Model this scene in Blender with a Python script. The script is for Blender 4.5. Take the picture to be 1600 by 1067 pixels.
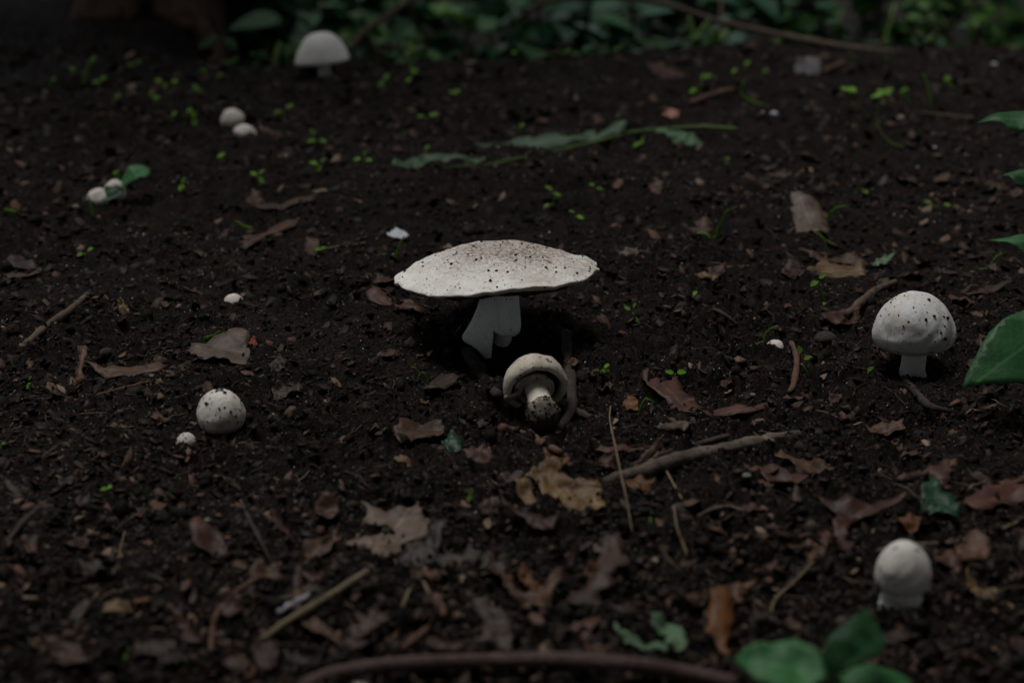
import bpy, math, random
import numpy as np
from mathutils import Vector, Matrix
from mathutils.geometry import delaunay_2d_cdt

for o in list(bpy.data.objects): bpy.data.objects.remove(o)
scene = bpy.context.scene
R = math.radians
rnd = random.Random(7)

# ------------------------------------------------------------------ camera, sky, sun, exposure
PITCH, CAMH, FPX = R(19.0), 0.30, 50.0 / 36.0 * 1600.0
cam = bpy.data.cameras.new('camera'); camo = bpy.data.objects.new('camera', cam)
scene.collection.objects.link(camo); scene.camera = camo
camo.location = (0, 0, CAMH); camo.rotation_euler = (math.pi / 2 - PITCH, 0, 0)
cam.lens = 50; cam.sensor_width = 36; cam.sensor_fit = 'HORIZONTAL'
cam.clip_start = 0.01; cam.clip_end = 500
cam.dof.use_dof = True; cam.dof.focus_distance = 0.87; cam.dof.aperture_fstop = 6.3; cam.dof.aperture_blades = 7

SUN_EL, SUN_AZ = R(72), R(318)          # azimuth of the light, clockwise from +Y
world = bpy.data.worlds.new('World'); scene.world = world; world.use_nodes = True
wn = world.node_tree; wn.nodes.clear()
sky = wn.nodes.new('ShaderNodeTexSky'); sky.sky_type = 'NISHITA'; sky.sun_disc = False
sky.sun_elevation = SUN_EL; sky.sun_rotation = SUN_AZ; sky.dust_density = 3.0
hs = wn.nodes.new('ShaderNodeHueSaturation'); hs.inputs['Saturation'].default_value = 0.25
bg = wn.nodes.new('ShaderNodeBackground'); bg.inputs['Strength'].default_value = 0.05
wo = wn.nodes.new('ShaderNodeOutputWorld')
wn.links.new(sky.outputs[0], hs.inputs['Color']); wn.links.new(hs.outputs[0], bg.inputs[0]); wn.links.new(bg.outputs[0], wo.inputs[0])
sl = bpy.data.lights.new('sun', 'SUN'); sl.energy = 1.5; sl.angle = R(32); sl.color = (1.0, 0.985, 0.96)
slo = bpy.data.objects.new('sun', sl); scene.collection.objects.link(slo)
sd = Vector((math.sin(SUN_AZ) * math.cos(SUN_EL), math.cos(SUN_AZ) * math.cos(SUN_EL), math.sin(SUN_EL)))
slo.rotation_euler = sd.to_track_quat('Z', 'Y').to_euler(); slo.location = (0, 0, 6)
vs = scene.view_settings; vs.view_transform = 'Standard'; vs.look = 'None'; vs.exposure = 0.32; vs.gamma = 1.0
vs.use_curve_mapping = False

# ------------------------------------------------------------------ numpy noise and the lie of the land
def _h(ix, iy, s):
    n = (ix.astype(np.int64) * 374761393 + iy.astype(np.int64) * 668265263 + s * 982451653) & 0xFFFFFFFF
    n = ((n ^ (n >> 13)) * 1274126177) & 0xFFFFFFFF
    n = ((n ^ (n >> 16)) * 2246822519) & 0xFFFFFFFF
    return ((n ^ (n >> 15)) & 0xFFFFFF) / float(0xFFFFFF)
def vnoise(x, y, s=0):
    x = np.asarray(x, float); y = np.asarray(y, float)
    ix, iy = np.floor(x), np.floor(y); fx, fy = x - ix, y - iy
    u = fx * fx * fx * (fx * (fx * 6 - 15) + 10); v = fy * fy * fy * (fy * (fy * 6 - 15) + 10)
    a, b, c, d = _h(ix, iy, s), _h(ix + 1, iy, s), _h(ix, iy + 1, s), _h(ix + 1, iy + 1, s)
    return (a + (b - a) * u + (c - a) * v + (a - b - c + d) * u * v) * 2 - 1
def fbm(x, y, s=0, o=3):
    t = 0; a = 1.0
    for k in range(o):
        t = t + a * vnoise(np.asarray(x) * 2.03 ** k + 17.3 * k, np.asarray(y) * 2.03 ** k - 9.1 * k, s + k); a *= 0.5
    return t
def worley(x, y, s=0):
    x = np.asarray(x, float); y = np.asarray(y, float)
    ix, iy = np.floor(x), np.floor(y); best = np.full(np.shape(x), 9.0); hid = np.zeros(np.shape(x))
    for dx in (-1, 0, 1):
        for dy in (-1, 0, 1):
            jx, jy = ix + dx, iy + dy
            d = (jx + _h(jx, jy, s) - x) ** 2 + (jy + _h(jx, jy, s + 1) - y) ** 2
            m = d < best; best = np.where(m, d, best); hid = np.where(m, _h(jx, jy, s + 2), hid)
    return np.sqrt(best), hid
def sstep(a, b, x):
    t = np.clip((np.asarray(x, float) - a) / (b - a), 0, 1); return t * t * (3 - 2 * t)
HOLES = [(-0.018, 0.848, 0.040, -0.012), (0.014, 0.738, 0.034, -0.008)]
def G(x, y):                                   # smooth ground: bed, edge of the bank, rise at the left
    x = np.asarray(x, float); y = np.asarray(y, float)
    yc = 2.10 + 0.20 * sstep(0.0, 0.55, x) + 0.05 * vnoise(x * 3.1, 3.3, 5) + .03 * vnoise(x * 13, 1.3, 6)
    d = np.maximum(y - yc, 0)
    z = -0.55 * (1 - np.exp(-(d / 0.75) ** 2 * 1.0)) * 1.0
    left = 1 - sstep(-0.62, -0.42, x + 0.06 * vnoise(y * 2, 1.1, 9))
    z = z * (1 - left) + left * 0.035 * sstep(2.1, 2.9, y)
    z = z + 0.006 * fbm(x * 5, y * 5, 11, 2) + 0.0050 * fbm(x * 17, y * 17, 12, 2) + 0.03 * sstep(3, 8, np.hypot(x, y)) * fbm(x * .6, y * .6, 3, 2)
    for hx, hy, s, a in HOLES: z = z + a * np.exp(-((x - hx) ** 2 + (y - hy) ** 2) / (s * s))
    return z
def H(x, y):                                   # with clods and crumbs
    x = np.asarray(x, float); y = np.asarray(y, float)
    n1 = vnoise(x * 110, y * 110, 31); n2 = vnoise(x * 110, y * 110, 32); n3 = vnoise(x * 330, y * 330, 33)
    rough = 0.55 + 0.6 * np.clip(0.5 + vnoise(x * 7, y * 7, 41), 0, 1)
    rough = rough * (1 - .6 * np.exp(-((x + .018) ** 2 + (y - .85) ** 2) / .0018))
    f1, h1 = worley((x + .005 * n1) * 60, (y + .005 * n2) * 60, 51)
    f2, h2 = worley((x + .0022 * n2) * 190, (y + .0022 * n3) * 190, 61)
    z = 0.0054 * np.clip(1 - f1 * 1.3, 0, 1) * (h1 > 0.4) * h1 * (1 + .5 * n3)
    z = z + 0.0040 * np.clip(1 - f2 * 1.2, 0, 1) * h2
    z = z + 0.0011 * n3 + .0008 * vnoise(x * 720, y * 720, 34) + 0.0016 * vnoise(x * 38, y * 38, 81) + .0012 * n1
    near = 1 - sstep(4, 9, np.hypot(x, y))
    return G(x, y) + z * rough * near
def g1(x, y): return float(G(np.array([x]), np.array([y]))[0])
def h1(x, y): return float(H(np.array([x]), np.array([y]))[0])

cp, sp = math.cos(PITCH), math.sin(PITCH)
CAM = Vector((0, 0, CAMH))
def ray(px, py):
    a, b = (px - 800) / FPX, -(py - 533.5) / FPX
    return Vector((a, cp + b * sp, -sp + b * cp))
def at(px, py):                                # where a pixel's ray meets the ground
    d = ray(px, py); t = -CAMH / d.z if d.z < -.01 else 99
    for _ in range(8): p = CAM + d * t; t = (g1(p.x, p.y) - CAMH) / d.z
    p = CAM + d * t
    if 0 < p.y < 1.95 and abs(p.z - g1(p.x, p.y)) < .0015: return p
    T = np.geomspace(.3, 12, 160); hit = CAMH + d.z * T < G(d.x * T, d.y * T); i = int(np.argmax(hit)) if hit.any() else 159
    t0, t = float(T[max(i - 1, 0)]), float(T[i])
    for _ in range(12):
        m = (t0 + t) / 2; p = CAM + d * m
        if p.z < g1(p.x, p.y): t = m
        else: t0 = m
    return CAM + d * t
def at_y(px, py, y):
    d = ray(px, py); return CAM + d * (y / d.y)
def at_z(px, py, z):
    d = ray(px, py); return CAM + d * ((z - CAMH) / d.z)
def mpp(p):                                    # metres per photo pixel at a point
    v = Vector(p) - CAM; return (v.y * cp - v.z * sp) / FPX

# ------------------------------------------------------------------ object helpers
COL = scene.collection
def tag(o, label=None, cat=None, group=None, kind=None):
    if label: o['label'] = label
    if cat: o['category'] = cat
    if group: o['group'] = group
    if kind: o['kind'] = kind
    return o
def mesh(name, v, f, smooth=True):
    me = bpy.data.meshes.new(name); me.from_pydata([tuple(p) for p in v], [], f); me.update()
    if smooth: me.shade_smooth()
    return me
def link(name, me, mat=None, parent=None, loc=None):
    o = bpy.data.objects.new(name, me); COL.objects.link(o)
    if mat and not me.materials: me.materials.append(mat)
    if parent: o.parent = parent
    if loc is not None: o.location = loc
    return o
def empty(name, loc, label, cat, group=None):
    o = bpy.data.objects.new(name, None); COL.objects.link(o); o.location = loc
    o.empty_display_size = 0.01; tag(o, label, cat, group); return o
def big_mesh(name, V, F):
    V = np.asarray(V, np.float32); F = np.asarray(F, np.int32); k = F.shape[1]
    me = bpy.data.meshes.new(name); me.vertices.add(len(V)); me.vertices.foreach_set('co', V.ravel())
    me.loops.add(F.size); me.loops.foreach_set('vertex_index', F.ravel())
    me.polygons.add(len(F)); me.polygons.foreach_set('loop_start', np.arange(0, F.size, k, dtype=np.int32))
    me.update(); me.validate(); return me

# ------------------------------------------------------------------ materials
def newmat(name):
    m = bpy.data.materials.new(name); m.use_nodes = True; nt = m.node_tree
    b = nt.nodes['Principled BSDF']; return m, nt, b
class N:
    def __init__(s, nt): s.nt = nt
    def n(s, t, **k):
        x = s.nt.nodes.new(t)
        for a, v in k.items():
            if a.startswith('i_'): x.inputs[a[2:].replace('_', ' ')].default_value = v
            else: setattr(x, a, v)
        return x
    def l(s, a, b): s.nt.links.new(a, b)
    def coord(s): return s.n('ShaderNodeTexCoord').outputs['Object']
    def noise(s, v, sc, de=3.0, ro=0.6):
        x = s.n('ShaderNodeTexNoise'); x.inputs['Scale'].default_value = sc; x.inputs['Detail'].default_value = de
        x.inputs['Roughness'].default_value = ro; s.l(v, x.inputs['Vector']); return x.outputs['Fac']
    def ramp(s, f, stops):
        x = s.n('ShaderNodeValToRGB'); e = x.color_ramp.elements
        while len(e) < len(stops): e.new(0.5)
        for q, (p, c) in zip(e, stops):
            q.position = p; q.color = (c, c, c, 1) if isinstance(c, (int, float)) else (*c, 1)
        s.l(f, x.inputs['Fac']); return x.outputs['Color']
    def mix(s, f, a, b, mode='MIX'):
        x = s.n('ShaderNodeMix', data_type='RGBA', blend_type=mode)
        for v, k in ((f, 0), (a, 6), (b, 7)):
            if isinstance(v, (int, float)): x.inputs[k].default_value = v
            elif isinstance(v, tuple): x.inputs[k].default_value = (*v, 1)
            else: s.l(v, x.inputs[k])
        return x.outputs[2]
    def math(s, op, a, b=0.0, c=0.0):
        x = s.n('ShaderNodeMath', operation=op)
        for k, v in enumerate((a, b, c)):
            if isinstance(v, (int, float)): x.inputs[k].default_value = v
            else: s.l(v, x.inputs[k])
        return x.outputs[0]
    def bump(s, b, h, st, d):
        x = s.n('ShaderNodeBump'); x.inputs['Strength'].default_value = st; x.inputs['Distance'].default_value = d
        s.l(h, x.inputs['Height']); s.l(x.outputs[0], b.inputs['Normal'])
def sc(c, k): return tuple(min(1, max(0, x * k)) for x in c)

def mat_soil(name, c=(0.0098, 0.0074, 0.0062), obj=True):
    m, nt, b = newmat(name); q = N(nt); v = q.coord()
    a = q.noise(v, 9, 4); f = q.noise(v, 420, 4, 0.7); g = q.noise(v, 60, 4, 0.65)
    c1 = q.ramp(a, [(0.35, sc(c, 0.55)), (0.55, c), (0.70, sc(c, 2.1))])
    c2 = q.mix(q.ramp(g, [(0.47, 0.0), (0.66, 0.85)]), c1, (0.036, 0.021, 0.015))
    c3 = q.mix(q.ramp(f, [(0.40, 0.85), (0.62, 0.0)]), c2, (0.003, 0.003, 0.003))
    c4 = q.mix(q.ramp(q.noise(v, 700, 2, 0.8), [(0.62, 0.0), (0.72, 0.85)]), c3, (0.11, 0.10, 0.095))
    q.l(c4, b.inputs['Base Color']); b.inputs['Roughness'].default_value = 0.75
    b.inputs['Specular IOR Level'].default_value = 0.05
    q.bump(b, q.noise(v, 600, 4, 0.75), 1.0, 0.0016)
    return m
def mat_crumb():
    m, nt, b = newmat('crumb_soil'); q = N(nt); v = q.coord()
    isl = q.n('ShaderNodeNewGeometry').outputs['Random Per Island']
    c = q.ramp(isl, [(0, (0.006, 0.005, 0.0045)), (0.5, (0.016, 0.0135, 0.012)), (0.85, (0.036, 0.028, 0.023)), (1, (0.085, 0.064, 0.05))])
    c = q.mix(q.ramp(q.noise(v, 500, 3, .7), [(0.42, .7), (0.6, 0.)]), c, (0.007, 0.006, 0.005))
    q.l(c, b.inputs['Base Color']); b.inputs['Roughness'].default_value = 0.7; b.inputs['Specular IOR Level'].default_value = 0.08
    q.bump(b, q.noise(v, 800, 3, .7), 0.8, 0.0008); return m
def mat_island(name, stops, rough=0.6, bumps=300):
    m, nt, b = newmat(name); q = N(nt); v = q.coord()
    isl = q.n('ShaderNodeNewGeometry').outputs['Random Per Island']
    c = q.ramp(isl, stops); c = q.mix(0.6, c, q.ramp(q.noise(v, 250, 3), [(0.3, 0.35), (0.7, 1.0)]), 'MULTIPLY')
    q.l(c, b.inputs['Base Color']); b.inputs['Roughness'].default_value = rough; b.inputs['Specular IOR Level'].default_value = .15
    q.bump(b, q.noise(v, bumps, 3), 0.5, 0.0006); return m

def mat_mushroom(name, base=(0.70, 0.68, 0.64), stain=(0.34, 0.26, 0.19), stain_amt=0.3, speck=0.5, fine=1.0, centre=None, streak=0.0, dark=(0.035, 0.024, 0.016), lowdirt=None):
    m, nt, b = newmat(name); q = N(nt); v = q.coord()
    big = q.noise(v, 45, 4, 0.6)
    c = q.mix(q.math('MULTIPLY', q.ramp(big, [(0.48, 0.0), (0.72, 1.0)]), stain_amt), base, stain)
    c = q.mix(q.ramp(q.noise(v, 300, 3), [(0.3, 0.22), (0.6, 0.0)]), c, sc(stain, 1.3))
    if centre:                                  # (x, y, inner, outer, amount) brown fibrils round the middle of the cap
        sep = q.n('ShaderNodeSeparateXYZ'); q.l(v, sep.inputs[0])
        dx = q.math('SUBTRACT', sep.outputs[0], centre[0]); dy = q.math('SUBTRACT', sep.outputs[1], centre[1])
        r = q.math('SQRT', q.math('ADD', q.math('MULTIPLY', dx, dx), q.math('MULTIPLY', dy, dy)))
        r = q.math('ADD', r, q.math('MULTIPLY', q.math('SUBTRACT', q.noise(v, 60, 4, 0.7), 0.5), 0.035))
        mr = q.n('ShaderNodeMapRange'); mr.inputs[1].default_value = centre[2]; mr.inputs[2].default_value = centre[3]
        mr.inputs[3].default_value = centre[4]; mr.inputs[4].default_value = 0.0; q.l(r, mr.inputs[0])
        fib = q.ramp(q.noise(v, 480, 4, 0.75), [(0.40, 1.0), (0.60, 0.30)])
        c = q.mix(q.math('MULTIPLY', mr.outputs[0], fib), c, (0.125, 0.068, 0.038))
    if lowdirt:                                 # soil clinging up to a height
        sep = q.n('ShaderNodeSeparateXYZ'); q.l(v, sep.inputs[0])
        zz = q.math('ADD', sep.outputs[2], q.math('MULTIPLY', q.math('SUBTRACT', q.noise(v, 220, 4, 0.7), 0.5), lowdirt[2]))
        mr = q.n('ShaderNodeMapRange'); mr.inputs[1].default_value = lowdirt[0]; mr.inputs[2].default_value = lowdirt[1]
        mr.inputs[3].default_value = 0.95; mr.inputs[4].default_value = 0.0; q.l(zz, mr.inputs[0])
        c = q.mix(mr.outputs[0], c, (0.045, 0.032, 0.024))
    if streak:
        mp = q.n('ShaderNodeMapping'); mp.inputs['Scale'].default_value = (260, 260, 60); mp.inputs['Rotation'].default_value = (0.4, 0.5, 0.3)
        q.l(v, mp.inputs[0]); s1 = q.noise(mp.outputs[0], 1.0, 3)
        c = q.mix(q.math('MULTIPLY', q.ramp(s1, [(0.58, 0.0), (0.75, 1.0)]), streak), c, stain)
    if speck:
        patch = q.ramp(q.noise(v, 30, 2), [(0.38, 0.0), (0.6, 1.0)])
        for scl, thr, w in ((150, 0.70, 1.0), (420 * fine, 0.68, 1.0), (900 * fine, 0.68, .8)):
            s2 = q.ramp(q.noise(v, scl, 2, 0.55), [(thr - 0.02 * speck - 0.012, 0.0), (thr + 0.015, 1.0)])
            w2 = q.math('MULTIPLY', s2, q.math('MULTIPLY_ADD', patch, 0.7, 0.3)); w2 = q.math('MULTIPLY', w2, min(1, speck * 1.6) * w)
            c = q.mix(w2, c, dark)
        vo = q.n('ShaderNodeTexVoronoi'); vo.inputs['Scale'].default_value = 300 * fine; vo.inputs['Randomness'].default_value = 1; q.l(v, vo.inputs['Vector'])
        sepc = q.n('ShaderNodeSeparateColor'); q.l(vo.outputs['Color'], sepc.inputs[0])
        rad = q.math('MULTIPLY', q.math('POWER', sepc.outputs[0], 5.0), 0.25)
        dn = q.math('ADD', vo.outputs['Distance'], q.math('MULTIPLY', q.math('SUBTRACT', q.noise(v, 900, 2), 0.5), 0.18))
        sp_ = q.math('LESS_THAN', dn, rad)
        c = q.mix(q.math('MULTIPLY', sp_, min(1, speck * 1.5)), c, dark)
    q.l(c, b.inputs['Base Color']); b.inputs['Roughness'].default_value = 0.62; b.inputs['Specular IOR Level'].default_value = 0.3
    b.inputs['Subsurface Weight'].default_value = 0.12; b.inputs['Subsurface Radius'].default_value = (1, 0.8, 0.6); b.inputs['Subsurface Scale'].default_value = 0.0015
    q.bump(b, q.math('ADD', q.noise(v, 160, 4, 0.6), q.math('MULTIPLY', big, 2.0)), 0.5, 0.0009)
    return m
def mat_leaf(name, c1, c2, rough=0.5, trans=0.0, vein=0.5, spots=0.5, spec=0.2, soil=0.0):
    m, nt, b = newmat(name); q = N(nt); v = q.coord()
    info = q.n('ShaderNodeObjectInfo').outputs['Random']
    off = q.n('ShaderNodeVectorMath', operation='ADD'); q.l(v, off.inputs[0])
    cmb = q.n('ShaderNodeCombineXYZ'); q.l(q.math('MULTIPLY', info, 7.0), cmb.inputs[0]); q.l(cmb.outputs[0], off.inputs[1]); v = off.outputs[0]
    c = q.ramp(q.noise(v, 70, 5, 0.65), [(0.32, c1), (0.68, c2)])
    c = q.mix(q.math('MULTIPLY', q.ramp(q.noise(v, 180, 4, 0.7), [(0.55, 0.0), (0.7, 1.0)]), spots), c, sc(c1, 0.35))
    c = q.mix(q.math('MULTIPLY', q.ramp(q.noise(v, 520, 2, 0.7), [(0.64, 0.0), (0.74, 1.0)]), spots * 0.45), c, sc(c2, 1.7))
    at_ = q.n('ShaderNodeAttribute'); at_.attribute_name = 'luv'; sep = q.n('ShaderNodeSeparateXYZ'); q.l(at_.outputs['Vector'], sep.inputs[0])
    av = q.math('ABSOLUTE', sep.outputs[1])
    mid = q.math('LESS_THAN', av, 0.026)
    ph = q.math('SUBTRACT', q.math('MULTIPLY', sep.outputs[0], 7.0), q.math('MULTIPLY', av, 6.0))
    side = q.math('LESS_THAN', q.math('ABSOLUTE', q.math('SUBTRACT', q.math('FRACT', ph), 0.5)), 0.05)
    vf = q.math('MULTIPLY', q.math('MAXIMUM', mid, q.math('MULTIPLY', side, 0.6)), vein)
    c = q.mix(vf, c, sc(c2, 1.7))
    if soil: c = q.mix(q.math('MULTIPLY', q.ramp(q.noise(v, 95, 5, 0.75), [(0.46, 0.0), (0.62, 1.0)]), soil), c, (0.016, 0.012, 0.010))
    val = q.n('ShaderNodeHueSaturation'); q.l(c, val.inputs['Color']); q.l(q.math('MULTIPLY_ADD', info, 0.6, 0.55), val.inputs['Value']); val.inputs['Saturation'].default_value = 1.22 if soil else 0.95
    c = val.outputs[0]
    q.l(c, b.inputs['Base Color']); b.inputs['Roughness'].default_value = rough; b.inputs['Specular IOR Level'].default_value = spec
    q.bump(b, q.math('ADD', q.noise(v, 260, 4, 0.7), q.math('MULTIPLY', vf, -0.5)), 0.6, 0.0008)
    if trans:
        t = q.n('ShaderNodeBsdfTranslucent'); q.l(c, t.inputs['Color']); mx = q.n('ShaderNodeMixShader'); mx.inputs[0].default_value = trans
        q.l(b.outputs[0], mx.inputs[1]); q.l(t.outputs[0], mx.inputs[2]); q.l(mx.outputs[0], nt.nodes['Material Output'].inputs['Surface'])
    return m
def mat_bark(name, c1, c2, sc_=1.0, rough=0.75):
    m, nt, b = newmat(name); q = N(nt); v = q.coord()
    c = q.ramp(q.noise(v, 160 * sc_, 5, 0.7), [(0.3, c1), (0.66, c2)])
    c = q.mix(q.ramp(q.noise(v, 420 * sc_, 3, 0.7), [(0.55, 0.0), (0.72, 0.8)]), c, sc(c1, 0.4))
    c = q.mix(q.ramp(q.noise(v, 60 * sc_, 3), [(0.55, 0.0), (0.75, 0.6)]), c, sc(c2, 1.6))
    q.l(c, b.inputs['Base Color']); b.inputs['Roughness'].default_value = rough; b.inputs['Specular IOR Level'].default_value = .2
    q.bump(b, q.noise(v, 330 * sc_, 5, 0.75), 0.9, 0.0012 / sc_); return m

M = {}
FOOT, SPOTS = [], []
M['soil'] = mat_soil('humus_soil'); M['crumb'] = mat_crumb()
M['brown'] = mat_leaf('leaf_brown', (0.036, 0.021, 0.015), (0.088, 0.052, 0.036), soil=.45)
M['dark'] = mat_leaf('leaf_dark_brown', (0.018, 0.012, 0.010), (0.048, 0.031, 0.025), soil=.45)
M['maroon'] = mat_leaf('leaf_maroon', (0.034, 0.018, 0.014), (0.078, 0.041, 0.032), soil=.45)
M['tan'] = mat_leaf('leaf_tan', (0.070, 0.045, 0.025), (0.145, 0.100, 0.060), soil=.45)
M['greytan'] = mat_leaf('leaf_grey_tan', (0.070, 0.052, 0.040), (0.135, 0.103, 0.082), soil=.45)
M['grey'] = mat_leaf('leaf_grey', (0.065, 0.060, 0.062), (0.125, 0.115, 0.12), soil=.45)
M['orange'] = mat_leaf('leaf_orange_brown', (0.085, 0.040, 0.021), (0.16, 0.080, 0.043), soil=.45)
M['red'] = mat_leaf('leaf_red_orange', (0.30, 0.040, 0.012), (0.42, 0.075, 0.02), spots=.2)
M['pink'] = mat_leaf('leaf_pink', (0.28, 0.11, 0.085), (0.36, 0.17, 0.13), spots=.2)
M['yellow'] = mat_leaf('leaf_yellow', (0.22, 0.15, 0.035), (0.32, 0.24, 0.06), spots=.3)
M['green'] = mat_leaf('leaf_green', (0.028, 0.112, 0.036), (0.044, 0.175, 0.052), rough=.42, trans=.2, spots=0.12, vein=.65)
M['dgreen'] = mat_leaf('leaf_dark_green', (0.012, 0.048, 0.026), (0.022, 0.075, 0.034), rough=.4, trans=.15, spots=0.2, vein=.25)
M['frond'] = mat_leaf('leaf_wilted_green', (0.034, 0.085, 0.040), (0.075, 0.15, 0.072), rough=.5, trans=.1, spots=.3, vein=.4)
M['pgreen'] = mat_leaf('leaf_pale_green', (0.075, 0.145, 0.075), (0.12, 0.20, 0.11), rough=.5, trans=.1, spots=.3)
M['sprout'] = mat_leaf('leaf_sprout', (0.15, 0.36, 0.018), (0.21, 0.47, 0.026), rough=.45, trans=.35, spots=0.0, vein=.1)
M['sprout_stem'] = mat_leaf('stem_sprout', (0.14, 0.22, 0.03), (0.19, 0.30, 0.045), rough=.5, trans=.2, spots=0, vein=0)
M['bush'] = mat_leaf('leaf_bush', (0.012, 0.060, 0.020), (0.024, 0.105, 0.032), rough=.6, trans=.2, spots=.1, vein=.2)
M['bushsky'] = mat_leaf('leaf_bush_sky_tint', (0.011, 0.052, 0.028), (0.022, 0.088, 0.046), rough=.55, trans=.15, spots=.1, vein=.2, spec=.3)  # blue of the reflected sky put into the leaf colour
M['bushyellow'] = mat_leaf('leaf_bush_yellow', (0.045, 0.125, 0.016), (0.075, 0.195, 0.024), rough=.42, trans=.3, spots=.1, vein=.2)
M['shade_canopy'] = mat_leaf('leaf_shade_canopy', (0.03, 0.07, 0.02), (0.05, 0.11, 0.03), rough=.5, trans=.1, spots=.1, vein=0)  # leaves of the crowns added to shade the bed
M['twig'] = mat_bark('bark_twig', (0.045, 0.030, 0.022), (0.12, 0.085, 0.062))
M['palewood'] = mat_bark('bark_pale', (0.034, 0.024, 0.019), (0.13, 0.10, 0.08), sc_=.6)
M['darktwig'] = mat_bark('bark_dark', (0.020, 0.014, 0.012), (0.055, 0.040, 0.034))
M['redbark'] = mat_bark('bark_red_brown', (0.060, 0.030, 0.020), (0.13, 0.070, 0.048))
M['root'] = mat_bark('bark_root', (0.055, 0.034, 0.030), (0.105, 0.068, 0.060), rough=.55)
M['straw'] = mat_bark('straw', (0.10, 0.072, 0.042), (0.19, 0.14, 0.085))
M['yellowwood'] = mat_bark('wood_yellow', (0.085, 0.062, 0.038), (0.18, 0.14, 0.09))
M['mold'] = mat_bark('wood_mouldy', (0.14, 0.13, 0.135), (0.34, 0.33, 0.36))
M['treebark'] = mat_bark('tree_bark', (0.016, 0.010, 0.008), (0.055, 0.032, 0.024), sc_=0.25)
M['oldroot'] = mat_bark('bark_old_root', (0.035, 0.018, 0.012), (0.10, 0.056, 0.038), sc_=.3)
M['pebble'] = mat_bark('pebble_grey', (0.09, 0.095, 0.095), (0.15, 0.155, 0.155), rough=.6)
M['stem_green'] = mat_leaf('stem_green', (0.10, 0.17, 0.03), (0.14, 0.24, 0.045), spots=0, vein=0)

# ------------------------------------------------------------------ the ground: one sheet, dense where it is near
def ground():
    th = np.concatenate([np.linspace(-math.pi, -0.62, 40)[:-1], np.linspace(-0.62, -0.40, 90)[:-1],
                         np.linspace(-0.40, 0.40, 860)[:-1], np.linspace(0.40, 0.62, 90)[:-1], np.linspace(0.62, math.pi, 40)])
    dep = np.linspace(math.atan(CAMH / 0.40), math.atan(CAMH / 2.75), 540)
    rr = np.concatenate([np.linspace(0.02, 0.40, 40)[:-1], CAMH / np.tan(dep), np.geomspace(2.78, 6.0, 60), np.geomspace(6.3, 300, 30)])
    T, RR = np.meshgrid(th, rr); X = RR * np.sin(T); Y = RR * np.cos(T); Z = H(X, Y)
    n, m = T.shape; i = np.arange(n * m).reshape(n, m)
    F = np.stack([i[:-1, :-1], i[1:, :-1], i[1:, 1:], i[:-1, 1:]], -1).reshape(-1, 4)[:, ::-1]
    me = big_mesh('ground', np.stack([X, Y, Z], -1).reshape(-1, 3), F); me.shade_smooth()
    tag(link('ground', me, M['soil']), 'dark crumbly humus soil of the shaded bed', 'ground', kind='structure')
ground()

# a rock-like crumb: bent icosahedron
_t = (1 + 5 ** .5) / 2
ICO_V = np.array([(-1, _t, 0), (1, _t, 0), (-1, -_t, 0), (1, -_t, 0), (0, -1, _t), (0, 1, _t), (0, -1, -_t), (0, 1, -_t), (_t, 0, -1), (_t, 0, 1), (-_t, 0, -1), (-_t, 0, 1)]) / math.hypot(1, _t)
ICO_F = np.array([(0, 11, 5), (0, 5, 1), (0, 1, 7), (0, 7, 10), (0, 10, 11), (1, 5, 9), (5, 11, 4), (11, 10, 2), (10, 7, 6), (7, 1, 8), (3, 9, 4), (3, 4, 2), (3, 2, 6), (3, 6, 8), (3, 8, 9), (4, 9, 5), (2, 4, 11), (6, 2, 10), (8, 6, 7), (9, 8, 1)])
OCT_V = np.array([(1, 0, 0), (-1, 0, 0), (0, 1, 0), (0, -1, 0), (0, 0, 1), (0, 0, -1)], float)
OCT_F = np.array([(0, 2, 4), (2, 1, 4), (1, 3, 4), (3, 0, 4), (2, 0, 5), (1, 2, 5), (3, 1, 5), (0, 3, 5)])
nr = np.random.RandomState(3)
def rand_px(n, ybias=1.0):                      # random points spread evenly over the picture's ground, laid on the ground
    n = int(n * 1.3); px = nr.uniform(-400, 2000, n); py = nr.uniform(62, 1110, n)
    a, b = (px - 800) / FPX, -(py - 533.5) / FPX
    d = np.stack([a, cp + b * sp, -sp + b * cp], -1); t = -CAMH / d[:, 2]
    for _ in range(3):
        x, y = d[:, 0] * t, d[:, 1] * t; t = (G(x, y) - CAMH) / d[:, 2]
    x, y = d[:, 0] * t, d[:, 1] * t
    k = (y > 0.3) & (y < 2.6) & (np.abs(x) < 1.6); return x[k], y[k]
def rotm(n):
    q = nr.normal(size=(n, 4)); q /= np.linalg.norm(q, axis=1)[:, None]; w, x, y, z = q.T
    return np.stack([1 - 2 * (y * y + z * z), 2 * (x * y - z * w), 2 * (x * z + y * w), 2 * (x * y + z * w), 1 - 2 * (x * x + z * z), 2 * (y * z - x * w),
                     2 * (x * z - y * w), 2 * (y * z + x * w), 1 - 2 * (x * x + y * y)], -1).reshape(n, 3, 3)
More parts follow.
